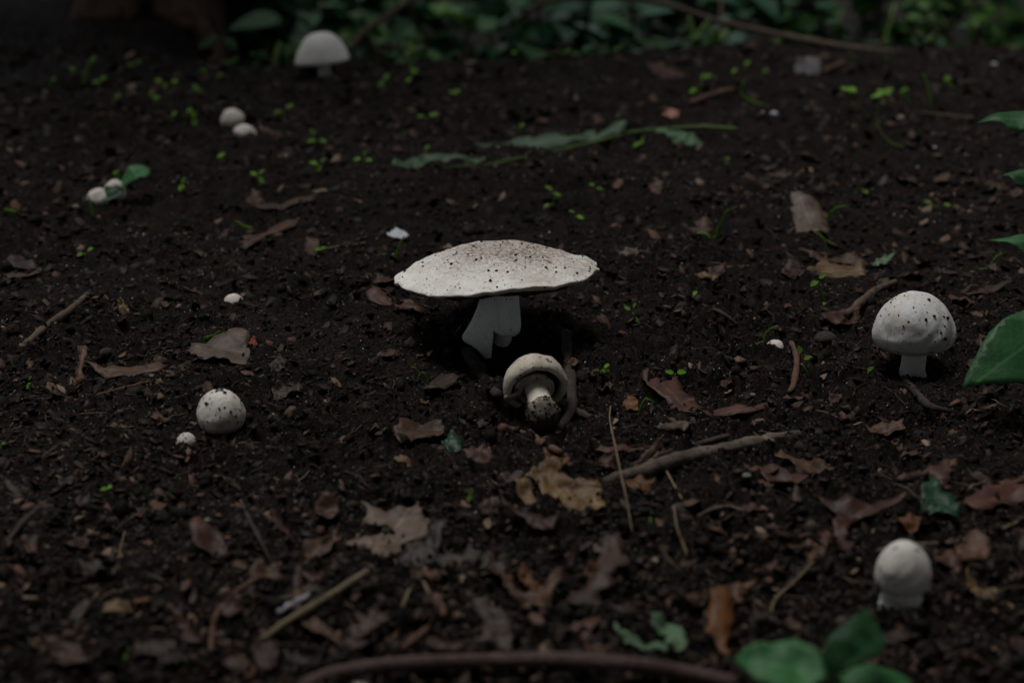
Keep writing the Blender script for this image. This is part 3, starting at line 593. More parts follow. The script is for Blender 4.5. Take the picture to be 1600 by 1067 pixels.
TL = [
 ('dead_leaf', 'large grey-tan lobed oak leaf with pointed tips', Z8([(95,275),(130,300),(180,305),(210,320),(245,305),(300,300),(365,270),(380,320),(420,360),(405,400),(415,450),(370,460),(310,470),(280,500),(275,545),(230,580),(190,555),(150,550),(135,500),(90,495),(0,490),(0,460),(90,450),(200,430),(250,400),(240,385),(150,380),(100,360),(125,330)]), 'greytan', 14),
 ('dead_leaf', 'long dark brown lobed leaf lying over the grey-tan oak leaf', Z8([(300,465),(360,455),(400,450),(415,390),(440,345),(490,350),(500,390),(470,440),(455,510),(500,515),(570,520),(600,475),(620,500),(670,510),(700,540),(735,560),(745,610),(710,640),(640,610),(540,590),(430,575),(330,580),(280,560),(270,520)]), 'dark', 18),
 ('dead_leaf', 'brown three-pointed leaf end standing like a crown', Z8([(750,610),(790,590),(810,610),(800,650),(850,690),(880,700),(905,680),(940,690),(955,650),(1000,590),(1040,575),(1030,660),(1000,700),(985,760),(950,780),(960,815),(940,780),(900,755),(850,765),(790,710),(760,660)]), 'brown', 25),
 ('leaf_scrap', 'orange-brown scrap inside the crown-shaped leaf', Z8([(825,620),(850,575),(880,590),(890,620),(920,630),(955,655),(950,690),(900,680),(860,650)]), 'orange', 15),
 ('dead_leaf', 'dark maroon-brown toothed leaf running toward the pale green leaf', Z8([(1210,480),(1240,440),(1300,435),(1325,470),(1310,510),(1340,520),(1350,560),(1320,590),(1290,590),(1280,625),(1240,630),(1290,660),(1240,690),(1200,700),(1210,740),(1270,760),(1340,740),(1400,760),(1410,800),(1340,850),(1270,810),(1190,765),(1120,770),(1060,750),(1090,690),(1160,640),(1200,580),(1220,530)]), 'dark', 14),
 ('dead_leaf', 'dark brown leaf draped over the curved root', Z8([(585,710),(620,705),(700,735),(720,770),(770,780),(800,830),(810,960),(790,990),(700,960),(640,920),(640,860),(670,820),(620,770)]), 'dark', 22),
 ('dead_leaf', 'broad golden tan leaf with a torn edge, the palest on the litter', Z8([(930,180),(980,140),(1040,150),(1090,180),(1170,155),(1215,185),(1230,230),(1215,260),(1240,305),(1150,325),(1060,305),(1040,270),(950,245),(935,215)]), 'tan', 12),
 ('dead_leaf', 'folded olive tan leaf behind the broad golden one', Z8([(830,140),(870,110),(960,60),(1045,60),(1030,110),(990,135),(930,160),(900,150),(870,165)]), 'tan', 18),
 ('leaf_scrap', 'narrow tan leaf scrap hanging below the folded olive leaf', Z8([(810,185),(860,160),(895,190),(900,240),(930,265),(915,305),(870,300),(840,260),(825,230)]), 'tan', 14),
 ('leaf_scrap', 'rounded maroon leaf scrap left of the narrow tan scrap', Z8([(640,285),(680,255),(740,255),(745,300),(700,335),(650,315)]), 'maroon', 10),
 ('dead_leaf', 'long maroon-brown leaf strip below the golden leaf', Z8([(740,240),(770,280),(850,320),(900,340),(960,345),(1015,380),(1000,410),(950,430),(900,410),(860,360),(800,320),(750,290)]), 'maroon', 14),
 ('leaf_scrap', 'rounded maroon leaf touching the small dark green leaf piece', Z8([(565,20),(620,-8),(680,-10),(710,30),(690,75),(640,80),(590,50)]), 'maroon', 10),
 ('leaf_scrap', 'small bright orange-brown scrap beside the toothed maroon leaf', Z8([(1130,590),(1170,545),(1215,545),(1200,585),(1160,620)]), 'orange', 10),
 ('dead_leaf', 'smooth oval light brown leaf under the pale branch', Z8([(1325,170),(1350,140),(1410,145),(1470,165),(1455,195),(1400,205),(1345,195)]), 'orange', 12),
 ('green_leaf', 'wilted pale green leaf blade with a rolled edge', Z8([(1445,830),(1490,810),(1560,840),(1600,880),(1620,940),(1590,985),(1530,970),(1480,940),(1540,900),(1470,880)]), 'pgreen', 16),
 ('green_leaf', 'smaller yellow-green wilted leaf left of the pale green blade', Z8([(1280,835),(1310,860),(1400,880),(1420,915),(1480,940),(1530,985),(1480,985),(1420,950),(1390,910),(1300,905)]), 'pgreen', 8),
 ('dead_leaf', 'narrow pointed red-brown leaf standing tip up in the litter', Z7([(790,720),(830,750),(880,800),(900,850),(940,890),(960,930),(900,935),(850,895),(820,820)]), 'maroon', 20),
 ('dead_leaf', 'round maroon leaf lying against the mouldy white twig', Z7([(1030,720),(1080,695),(1130,710),(1155,745),(1130,780),(1080,815),(1040,800),(1025,760)]), 'maroon', 14),
 ('dead_leaf', 'pointed brown leaf below the yellow stick', Z7([(1375,750),(1440,760),(1500,800),(1540,850),(1600,890),(1600,920),(1530,895),(1460,850),(1400,800)]), 'brown', 14),
 ('dead_leaf', 'wide dull brown leaf near the tiny two-leaf sprout', Z7([(225,920),(300,930),(380,930),(395,980),(440,1050),(300,1060),(250,990)]), 'brown', 12),
 ('dead_leaf', 'dark oval leaf under the pointed red-brown leaf', Z7([(750,1000),(800,960),(870,955),(900,990),(870,1040),(800,1066),(750,1050)]), 'dark', 10),
 ('dead_leaf', 'upright oval maroon leaf beside the crinkled brown one', Z7([(1190,930),(1240,910),(1300,930),(1310,990),(1300,1060),(1220,1066),(1190,1000)]), 'maroon', 16),
 ('dead_leaf', 'crinkled brown leaf between dark oval and upright maroon leaves', Z7([(1030,1030),(1060,990),(1110,980),(1150,990),(1180,1030),(1190,1066),(1050,1066)]), 'brown', 14),
 ('dead_leaf', 'round grey-brown leaf alone on soil above the lobed oak leaf', Z7([(1480,270),(1530,230),(1570,240),(1590,290),(1580,330),(1540,355),(1490,340),(1475,300)]), 'brown', 10),
 ('leaf_scrap', 'small slanting red-brown scrap near the thin dark twig', Z7([(1280,330),(1310,330),(1340,370),(1370,410),(1370,430),(1320,395),(1290,370)]), 'maroon', 10),
 ('dead_leaf', 'brown boomerang-shaped leaf beside the yellow stick', Z7([(1420,500),(1440,450),(1490,445),(1530,470),(1560,420),(1600,390),(1600,440),(1540,510),(1480,560),(1440,545)]), 'brown', 14),
 ('leaf_scrap', 'slim brown leaf scrap above the dark leaning twig', Z7([(270,170),(300,140),(350,125),(380,105),(375,140),(340,170),(300,180)]), 'dark', 10),
 ('leaf_scrap', 'low dark brown scrap at the foot of the thin straw', Z7([(385,555),(440,530),(480,560),(510,590),(440,605),(395,600)]), 'dark', 10),
 ('leaf_scrap', 'torn brown scrap below the dark leaning twig', Z7([(105,400),(130,395),(150,420),(180,420),(170,470),(140,490),(115,450)]), 'brown', 10),
 ('dead_leaf', 'warm brown hand-shaped lobed leaf next to the pale green blade', Z9([(120,680),(160,655),(220,665),(250,710),(235,760),(250,800),(220,840),(225,880),(200,920),(210,1000),(170,980),(120,920),(85,870),(110,810),(125,740)]), 'orange', 25),
 ('dead_leaf', 'branching maroon oak leaf lying above the cream button', Z9([(630,240),(690,260),(760,245),(820,270),(900,265),(980,250),(1040,240),(1050,265),(960,290),(900,320),(870,330),(800,335),(780,370),(760,420),(800,460),(770,510),(740,480),(700,370),(720,330),(690,290)]), 'maroon', 10),
 ('dead_leaf', 'torn tan-brown leaf below the end of the pale branch', Z9([(425,40),(460,10),(490,40),(560,60),(640,60),(700,100),(725,125),(660,130),(600,150),(560,155),(540,120),(500,90)]), 'brown', 12),
 ('dead_leaf', 'brown leaf with a long stalk behind the dark green leaf', Z9([(945,160),(1010,155),(1060,130),(1150,95),(1180,85),(1250,70),(1260,110),(1230,210),(1190,180),(1150,120),(1070,165),(1010,175)]), 'maroon', 14),
 ('green_leaf', 'dark green leaf lying among brown leaves above the cream button', Z9([(1110,220),(1150,150),(1200,190),(1250,240),(1290,290),(1290,370),(1250,350),(1200,330),(1130,330),(1105,290)]), 'dgreen', 16),
 ('dead_leaf', 'broad maroon-brown leaf right of the dark green leaf', Z9([(1300,290),(1360,240),(1420,200),(1520,175),(1600,185),(1620,250),(1540,270),(1450,300),(1400,335),(1330,320)]), 'maroon', 12),
 ('leaf_scrap', 'olive brown spatula-shaped scrap right of the cream button', Z9([(1320,600),(1370,620),(1430,670),(1470,720),(1420,735),(1370,710),(1340,660)]), 'tan', 12),
 ('leaf_scrap', 'short brown bark-like scrap left of the hand-shaped leaf', Z9([(0,700),(60,700),(110,710),(110,740),(60,755),(0,750)]), 'brown', 8),
 ('leaf_scrap', 'rust-brown scrap directly behind the cream button', Z9([(980,345),(1060,335),(1110,350),(1090,400),(1030,400)]), 'orange', 12),
 ('dead_leaf', 'upright grey-brown leaf behind the curled leaf', [(1234,320),(1244,310),(1264,320),(1278,330),(1285,352),(1300,378),(1290,388),(1262,386),(1240,384),(1238,350)], 'greytan', 32),
 ('dead_leaf', 'curled olive-brown leaf arching over a dark hollow', [(1258,440),(1275,425),(1290,415),(1305,420),(1325,425),(1345,420),(1352,435),(1345,450),(1325,452),(1300,450),(1270,453)], 'tan', 25),
 ('dead_leaf', 'brown leaf strip between the grey-brown and the curled leaf', [(1247,397),(1270,405),(1300,412),(1335,404),(1360,425),(1350,428),(1320,418),(1280,420)], 'brown', 12),
 ('leaf_scrap', 'flat maroon leaf left of the curled olive-brown leaf', [(1219,435),(1230,425),(1255,430),(1256,440),(1235,448),(1222,445)], 'maroon', 8),
 ('leaf_scrap', 'smooth red-brown bark flake in front of the curled leaf', [(1280,503),(1310,495),(1345,495),(1340,512),(1310,518),(1290,512)], 'maroon', 12),
 ('dead_leaf', 'long red-brown leaf lying along the pale branch', [(1085,660),(1130,650),(1190,643),(1200,650),(1160,664),(1105,668)], 'maroon', 12),
 ('leaf_scrap', 'pale brown scrap on bare soil past the pale branch end', [(1350,678),(1385,668),(1410,672),(1412,685),(1375,692),(1362,690)], 'brown', 10),
 ('leaf_scrap', 'small upright maroon scrap on bare soil before the egg cap', [(1295,615),(1310,610),(1316,625),(1305,640),(1295,632)], 'maroon', 22),
 ('leaf_scrap', 'reddish leaf scrap at the right of the wide cap', [(1103,430),(1120,424),(1133,424),(1132,435),(1110,442)], 'maroon', 8),
 ('leaf_scrap', 'thin yellowish-brown scrap under the reddish one', [(1085,438),(1100,440),(1125,446),(1115,452),(1090,446)], 'tan', 6),
 ('green_leaf', 'short lance-shaped fresh green leaf beside the curled leaf', [(1360,425),(1372,413),(1392,405),(1398,402),(1395,412),(1380,422),(1365,426)], 'pgreen', 14),
 ('dead_leaf', 'brown folded leaf behind the egg cap, pointing to the leafy plant', [(1505,472),(1545,450),(1580,443),(1575,455),(1540,470)], 'dark', 12),
 ('dead_leaf', 'reddish long leaf left of the torn skirt', [(572,470),(583,462),(605,468),(612,478),(640,485),(662,490),(660,500),(630,497),(600,484),(580,479)], 'maroon', 8),
 ('dead_leaf', 'crumbled orange-brown leaf flat on the soil beside dark green piece', [(615,690),(630,672),(680,672),(695,685),(690,700),(660,706),(625,705)], 'brown', 6),
 ('green_leaf', 'square dark green leaf piece among brown scraps', [(690,706),(705,695),(722,697),(722,725),(705,728)], 'dgreen', 10),
 ('dead_leaf', 'maroon oak leaf with deep lobes above the pale branch', [(1000,605),(1020,595),(1030,615),(1060,600),(1067,625),(1100,650),(1080,665),(1050,662),(1040,640),(1015,625)], 'maroon', 10),
 ('dead_leaf', 'grey-brown toothed oak leaf on bare soil beside a red scrap', [(290,565),(300,553),(320,555),(330,545),(345,540),(360,533),(380,532),(390,540),(385,555),(390,570),(388,582),(370,580),(350,577),(320,575),(300,572)], 'greytan', 12),
 ('bark_piece', 'upright curled dark bark piece at the end of the bark slab', [(115,620),(125,575),(128,557),(140,560),(135,585),(132,610),(125,630),(110,628)], 'brown', 25),
 ('bark_piece', 'flat brown bark slab with a thin splinter before it', [(135,580),(165,590),(215,582),(250,575),(265,583),(235,592),(200,600),(165,603),(150,595)], 'brown', 12),
 ('leaf_scrap', 'long reddish leaf strip behind the straight leaning stick', [(5,438),(30,434),(60,430),(65,435),(30,443)], 'maroon', 6),
 ('dead_leaf', 'dark brown broken leaf behind the reddish leaf strip', [(5,415),(30,405),(50,412),(60,428),(20,430)], 'dark', 8),
 ('dead_leaf', 'twisted brown leaf stretching up past a green blade', [(375,400),(385,378),(400,378),(410,375),(440,355),(470,350),(460,360),(420,375),(400,395),(385,405)], 'brown', 8),
 ('leaf_scrap', 'brown scrap with one green leaflet lying on it', [(475,400),(480,383),(500,388),(497,410),(485,412)], 'brown', 10),
 ('fallen_leaf', 'small upright yellow leaf on the bare soil', [(185,478),(192,475),(200,487),(205,505),(195,503),(187,495)], 'yellow', 40),
 ('leaf_scrap', 'jagged brown scrap to the right of the round ball', [(425,615),(440,605),(470,608),(472,620),(430,625)], 'brown', 12),
 ('leaf_scrap', 'grey-brown oval scrap right of the toothed oak leaf', [(420,575),(435,570),(450,573),(445,585),(425,588)], 'dark', 8),
 ('petal', 'tiny bright red-orange scrap next to the toothed oak leaf', [(388,540),(398,535),(402,542),(393,548)], 'red', 20),
 ('bark_piece', 'long brown bark strip with a raised left end behind the bare patch', [(385,330),(395,308),(410,312),(415,325),(450,325),(495,318),(490,328),(440,335),(400,336)], 'brown', 12),
 ('dead_leaf', 'pale grey squarish leaf far back beside a brown stick', [(1240,115),(1245,97),(1262,93),(1280,98),(1285,120),(1275,133),(1255,128)], 'grey', 30),
 ('petal', 'pink oval scrap behind the green sprig stem', [(1035,185),(1045,178),(1062,180),(1058,192),(1042,193)], 'pink', 14),
 ('dead_leaf', 'faded brown lobed leaf far back under the bushes', [(1010,110),(1030,105),(1060,115),(1075,125),(1060,132),(1030,128)], 'maroon', 8),
 ('leaf_scrap', 'squarish brown scrap behind the wide cap', [(1012,300),(1025,292),(1035,295),(1033,320),(1020,315)], 'brown', 18),
 ('dead_leaf', 'dark brown leaf folded over the pale branch', [(988,750),(1000,757),(1008,745),(1020,725),(1034,702),(1026,702),(1012,715),(1000,728),(990,740)], 'brown', 35),
 ('leaf_scrap', 'grey-tan curled scrap behind the splintered branch', [(1018,690),(1040,682),(1050,673),(1082,673),(1070,685),(1055,690),(1030,692)], 'greytan', 20),
 ('leaf_scrap', 'flat reddish strip at the left end of the pale branch', [(928,715),(950,710),(1000,716),(1008,720),(960,722)], 'maroon', 8),
 ('leaf_scrap', 'rounded dark maroon leaf at the left end of pale branch', [(933,735),(945,722),(962,725),(965,738),(950,745),(938,742)], 'maroon', 12),
 ('leaf_scrap', 'brown shredded leaf right of toppled mushroom bulb', [(935,617),(950,610),(960,615),(955,624),(940,625)], 'brown', 10),
 ('leaf_scrap', 'rust-coloured scrap below the arching blade', [(972,640),(985,628),(998,634),(996,648),(980,652)], 'orange', 10),
 ('leaf_scrap', 'pale cream oval scrap touching the wide cap right edge', [(962,405),(975,401),(995,402),(998,408),(980,412)], 'greytan', 8),
]
for nm, lb, pts, mt, tl in TL:
    traced(nm, lb, 'bark' if nm == 'bark_piece' else 'leaf', pts, M[mt], tilt=tl, res=17 if len(pts) > 18 else 12)

# pale membrane scraps and white crumbs of mushroom
M['white'] = mat_mushroom('white_bit', base=(0.42, 0.43, 0.46), stain=(0.28, 0.27, 0.28), stain_amt=.5, speck=.2)
traced('mushroom_scrap', 'thin white membrane scrap behind the left side of wide cap', 'mushroom scrap', [(598,372),(610,370),(618,362),(632,364),(640,376),(628,382),(612,380)], M['white'], tilt=20, res=9)
def pebble(px, py, wpx, label, mat, nm='pebble', cat='pebble', flat=.6, seed=1, group=None):
    p = at(px, py); r = wpx / 2 * mpp(p); rs = np.random.RandomState(seed); p.z = h1(p.x, p.y)
    V = [];
    for v in ICO_V: V.append(v * (1 + .18 * rs.uniform(-1, 1)) * np.array([1, .85, flat]) * r + np.array([0, 0, r * flat * .45]))
    o = link(nm, mesh(nm, V, [tuple(f) for f in ICO_F]), mat, None, p); s = o.modifiers.new('round', 'SUBSURF'); s.levels = 2; s.render_levels = 2
    return tag(o, label, cat, group)
pebble(1175, 620, 17, 'smooth grey pebble on the soil between sprouts', M['pebble'])
pebble(1166, 764, 22, 'pale grey pebble below the pale branch', M['pebble'], seed=2)
pebble(897, 760, 15, 'pinkish white crumb on top of the golden tan leaf', M['white'], 'mushroom_crumb', 'mushroom crumb', seed=3)
pebble(636, 800, 24, 'dull grey earthy pebble above the lobed oak leaf', M['crumb'], seed=4)
pebble(1209, 186, 18, 'largest of three white crumbs far back by sprig stem', M['white'], 'mushroom_crumb', 'mushroom crumb', seed=5, flat=.7)
pebble(1192, 180, 8, 'middle one of three white crumbs far back', M['white'], 'mushroom_crumb', 'mushroom crumb', seed=6)
pebble(1177, 175, 8, 'smallest outlying one of three white crumbs far back', M['white'], 'mushroom_crumb', 'mushroom crumb', seed=7)
pebble(1553, 107, 14, 'lone white crumb far back under the yellow-green bushes', M['white'], 'mushroom_crumb', 'mushroom crumb', seed=8)
pebble(1460, 238, 9, 'tiny grey-white crumb by the long curved sprout', M['white'], 'mushroom_crumb', 'mushroom crumb', seed=9)
pebble(1524, 516, 12, 'small tan nut right of the egg cap', M['tan'], 'nut', 'nut', seed=10, flat=.8)
pebble(1062, 805, 52, 'round dark brown rotten nut shell under the straw', M['darktwig'], 'nut_shell', 'nut', seed=11, flat=.75)
pebble(852, 392 + 560, 8, 'tiny orange crumb between dark leaves', M['orange'], 'seed', 'seed', seed=12)
pebble(325, 823, 15, 'small grey-green lichen lump on the bare soil', M['pgreen'], 'lichen_lump', 'lichen', seed=13)
pebble(1290, 540, 50, 'lump of black earth in front of the egg cap', M['darktwig'], 'earth_clod', 'clod', seed=14, flat=.55)

# ------------------------------------------------------------------ sticks
def stick(name, label, pts, rpx, mat, lift=None, cat='stick', parent=None, n=9, wob=.12, seed=1, group=None):
    P = []; rads = []
    for i, (px, py) in enumerate(pts):
        p = at(px, py); k = mpp(p); r = (rpx[i] if isinstance(rpx, (list, tuple)) else rpx) * k
        lf = (lift[i] if isinstance(lift, (list, tuple)) else (lift or 0))
        p = at_z(px, py, h1(p.x, p.y) + r * .8 + lf); P.append(p); rads.append(r)
    o = tube(name, P, rads, mat, parent, n=n, wob=wob, seed=seed)
    if not parent: tag(o, label, cat, group)
    return o
stick('stick', 'straight pale stick leaning on bare soil behind the bark slab', [(38,541),(70,512),(105,488),(138,459)], [7,6,6,5], M['twig'])
br = stick('branch', 'thick pale-barked branch lying across the litter', [(945,752),(1000,738),(1060,718),(1130,703),(1190,690),(1250,679)], [8,11,12,12,11,9], M['palewood'], n=14, seed=3, wob=.16)
stick('side_twig', None, [(1000,737),(1018,722),(1032,700)], [5,6,3], M['twig'], parent=br)
stick('branch', 'flat brown splintered branch lying behind the pale branch', [(985,728),(1040,708),(1090,695),(1140,680)], [4,6,6,4], M['darktwig'], n=10, seed=4)
stick('stick', 'thin straight brown stick behind the splintered branch', [(952,700),(1000,699),(1060,699)], 2.5, M['twig'])
stick('straw', 'long bent straw standing across the pale branch', [(954,634),(953,657),(962,700),(970,740),(978,775),(988,832)], [1.2,1.5,1.6,1.6,1.6,1.3], M['straw'], lift=[.004,.006,.012,.014,.008,.002], cat='straw', n=6)
stick('stick', 'yellowish snapped stick pointing at the lobed oak leaf', [(408,1000),(450,970),(500,940),(575,892)], [6,6,6,7], M['yellowwood'], lift=.002)
stick('twig', 'bent red-brown twig curving down beside the round maroon leaf', [(328,1032),(332,990),(338,960),(355,935),(400,905),(440,880)], [5,5,5,5,5,3], M['redbark'], cat='twig')
stick('twig', 'white mouldy twig beside the yellowish stick', [(435,957),(455,945),(472,937),(488,920)], [5,6,6,3], M['mold'], cat='twig', wob=.25)
stick('root', 'long curved smooth brown root arching over the litter', [(470,1075),(510,1056),(560,1045),(640,1036),(760,1032),(860,1030),(960,1035),(1060,1048),(1150,1068)], 12, M['root'], lift=.004, cat='root', n=14, wob=.04)
stick('twig', 'thin dark twig running down toward the boomerang leaf', [(373,775),(390,812),(402,835),(425,880)], 3, M['darktwig'], cat='twig')
stick('twig', 'dark leaning twig near the torn brown scrap', [(8,850),(40,812),(80,780)], [4,5,4], M['darktwig'], cat='twig')
stick('straw', 'thin short straw standing on bare soil', [(177,896),(186,865),(195,830)], 1.4, M['straw'], cat='straw', n=6)
rt = stick('root', 'forked dark root beside the toppled young mushroom', [(884,520),(888,560),(893,610),(893,640),(872,672),(846,690)], [8,8,9,9,7,5], M['darktwig'], cat='root', n=11, wob=.2)
stick('root_fork', None, [(893,638),(915,650),(934,657)], [8,7,6], M['darktwig'], parent=rt, wob=.2)
stick('root', 'dark brown root stub under the skirt tip of largest mushroom', [(728,548),(745,575),(760,595),(778,618)], [8,11,10,6], M['darktwig'], cat='root', n=14, wob=.28)
stick('bark_strip', 'red-brown bark strip before the toppled mushroom', [(782,668),(810,678),(840,690),(876,706)], [8,9,9,5], M['redbark'], cat='bark')
stick('root', 'curved dark root snaking from under the egg cap', [(1412,590),(1430,612),(1452,634),(1485,643)], [5,6,6,4], M['darktwig'], cat='root')
stick('root', 'thin black root strand between wide cap and tiny white tip', [(1060,462),(1100,478),(1130,490),(1152,508)], 3, M['darktwig'], cat='root')
stick('root', 'thin olive root winding up toward branching oak leaf', [(1203,978),(1210,938),(1245,905),(1270,878),(1295,855)], 2.2, M['straw'], cat='root', n=6)
stick('root', 'thin yellowish root running off behind the cream button', [(1420,850),(1480,847),(1540,836),(1605,808)], 2.5, M['straw'], cat='root', n=6)
stick('root', 'arched pale root right of the nut shell', [(1090,806),(1115,795),(1140,792),(1168,800)], [3,4,4,2], M['palewood'], cat='root', lift=.002, n=7)
stick('straw', 'bent straw above the rotten nut shell', [(1041,735),(1053,757),(1066,780)], 1.6, M['straw'], cat='straw', n=6, lift=.004)
stick('straw', 'straw leaning over the rotten nut shell', [(1053,790),(1058,825),(1066,845),(1073,866)], 1.6, M['straw'], cat='straw', n=6, lift=.008)
stick('twig', 'thin brown twig on the soil left of toppled mushroom', [(648,667),(700,661),(745,657)], 1.8, M['twig'], cat='twig', n=6)
stick('twig', 'short upright red twig beside the maroon leaf', [(763,681),(764,700),(770,730),(778,745)], 3, M['redbark'], cat='twig', n=7)
stick('twig', 'dark forked-looking twig rising to the long dark leaf', [(600,1032),(640,1005),(680,970),(692,958),(680,930)], [5,6,6,7,5], M['redbark'], cat='twig')
stick('stick', 'thin brown stick left of the wide cap', [(490,392),(530,386),(572,380)], 2.5, M['twig'])
stick('root', 'grey-brown bent root behind the egg cap', [(1322,492),(1348,470),(1372,452),(1400,440)], [5,7,6,5], M['twig'], cat='root')
stick('stick', 'short reddish stick beside the pale grey leaf', [(1286,113),(1318,98)], 4, M['redbark'])
stick('stick', 'red-brown stick far back among pale sprouts', [(1078,162),(1110,150),(1145,141)], 5, M['redbark'])
stick('stick', 'straight brown stick pointing at the leafy plant', [(1440,178),(1480,182),(1522,186)], 3.5, M['twig'])
stick('stick', 'thin splinter lying before the bark slab', [(150,618),(200,605),(240,595),(276,583)], 3, M['redbark'])
stick('twig', 'vertical dark twig beside the three-leaf sprout', [(1236,535),(1245,560),(1240,600),(1233,612)], [4,5,5,4], M['redbark'], cat='twig')
stick('straw', 'thin tan straw on soil right of wide cap', [(1132,418),(1165,416),(1198,414)], 1.8, M['straw'], cat='straw', n=6)
stick('twig', 'yellow-brown leaf stalk below the grey-tan oak leaf', [(655,895),(665,915),(675,935)], 2.5, M['straw'], cat='twig', n=6)
stick('twig', 'pale forked stalk below the grey-tan oak leaf', [(645,910),(636,930),(628,948)], 3, M['straw'], cat='twig', n=6)

# ------------------------------------------------------------------ green things
def blade_mesh(name, L, Wd, cup=.18, nseg=6, bend=.25, tip=1.0, serr=0.0):
    V, F, A, B_ = [], [], [], []
    for i in range(nseg + 1):
        t = i / nseg; w = Wd / 2 * (math.sin(math.pi * min(1, t ** .8 * .97 + .03)) ** (.75 * tip)) if t < 1 else 0
        w *= (1 + serr * (1 if i % 2 else -1))
        for k in (-1, -.5, 0, .5, 1):
            V.append((t * L, k * w, -bend * L * t * t + cup * abs(k) * w)); A.append(t * 2 - 1); B_.append(k * w / L * 2)
    for i in range(nseg):
        for k in range(4): a = i * 5 + k; F.append((a, a + 5, a + 6, a + 1))
    me = mesh(name, V, F); set_luv(me, np.array(A), np.array(B_)); return me
SP = [blade_mesh('leaf', 1, .62, bend=.1 + .1 * k, cup=.15) for k in range(3)]
for q in SP: q.materials.append(M['sprout'])
SPN = [0]
LM = [('the largest mushroom', 775, 470), ('the toppled young mushroom', 845, 620), ('the egg-capped mushroom', 1425, 570), ('the cream button mushroom', 1405, 930), ('the round speckled ball', 345, 660), ('the tiny tan mushroom', 366, 470),
      ('the tiny white mushroom tip', 1211, 540), ('the leaning mushroom pair', 375, 205), ('the leaf-covered tan mushrooms', 165, 310), ('the bell-capped mushroom', 508, 118), ('the grey-tan oak leaf', 620, 850), ('the pale branch', 1110, 710), ('the curved root', 800, 1035),
      ('the green sprig', 850, 240), ('the curled olive leaf', 1305, 440), ('the bark slab', 200, 592), ('the yellow stick', 490, 940), ('the golden tan leaf', 900, 780), ('the hand-shaped leaf', 1125, 970), ('the straight leaning stick', 88, 500), ('the toothed oak leaf', 345, 558),
      ('the branching maroon leaf', 1350, 820), ('the pale grey leaf', 1262, 115), ('the broad-leaved plant', 1600, 400), ('the twisted brown leaf', 420, 375), ('the old tree', 200, 80), ('the nut shell', 1062, 805), ('the white crumbs', 1200, 182), ('the dark leaning twig', 45, 815), ('the bent red-brown twig', 345, 980), ('the long bark strip', 440, 325), ('the upright grey-brown leaf', 1262, 350)]
LMW = []
def near_lm(p):
    if not LMW: LMW.extend((n_, at(a_, b_)) for n_, a_, b_ in LM)
    return min(LMW, key=lambda q: (q[1].x - p.x) ** 2 + (q[1].y - p.y) ** 2)[0]
def sprout(leaves, base=None, label=None, h=14, size=12, mat=None, group=None, stem_r=1.5):
    """seedling: leaf centres in pixels; the stem rises from the soil below them"""
    if base is None:
        mx = sum(l[0] for l in leaves) / len(leaves); base = (mx + rnd.uniform(-3, 3), max(l[1] for l in leaves) + h)
    b = at(*base); b.z = h1(b.x, b.y); k = mpp(b)
    e = empty('seedling', b - Vector((0, 0, .001)), label or '%s-leaf bright green seedling near %s' % ({1: 'one', 2: 'two', 3: 'three'}[len(leaves)], near_lm(b)), 'seedling', group or (None if label else 'tiny green seedlings on the bed'))
    mx = sum(l[0] for l in leaves) / len(leaves); my = sum(l[1] for l in leaves) / len(leaves)
    if len(leaves) == 1: mx, my = mx - 4, my + 3
    top = at_y(mx, my + 3, b.y) - e.location
    tube('stem', [Vector((0, 0, -.001)), top * .45 + Vector((rnd.uniform(-2, 2) * k, 0, 0)), top], [stem_r * 1.2 * k, stem_r * k, stem_r * .9 * k], M['sprout_stem'], e, n=6, sub=4, loc=(0, 0, 0), wob=.05)
    for l in leaves:
        p = at_y(l[0], l[1], b.y) - e.location; s = (l[2] if len(l) > 2 else size) * k * rnd.uniform(.9, 1.1)
        d = p - top
        d = Vector((d.x, rnd.uniform(-.6, .2) * s, d.z * .6))
        if d.length < 1e-5: d = Vector((1, 0, 0))
        d.normalize(); z = Vector((rnd.uniform(-.2, .2), -rnd.uniform(.5, .9), 1)); z = (z - d * z.dot(d)).normalized(); y_ = z.cross(d)
        o = link('leaf', SP[rnd.randrange(3)], None, e); o.matrix_local = Matrix.Translation(p - d * s * .5) @ Matrix((d, y_, z)).transposed().to_4x4() @ Matrix.Diagonal((s, s, s, 1))
        if mat: pass
    return e
GS = 'tiny green seedlings on the bed'
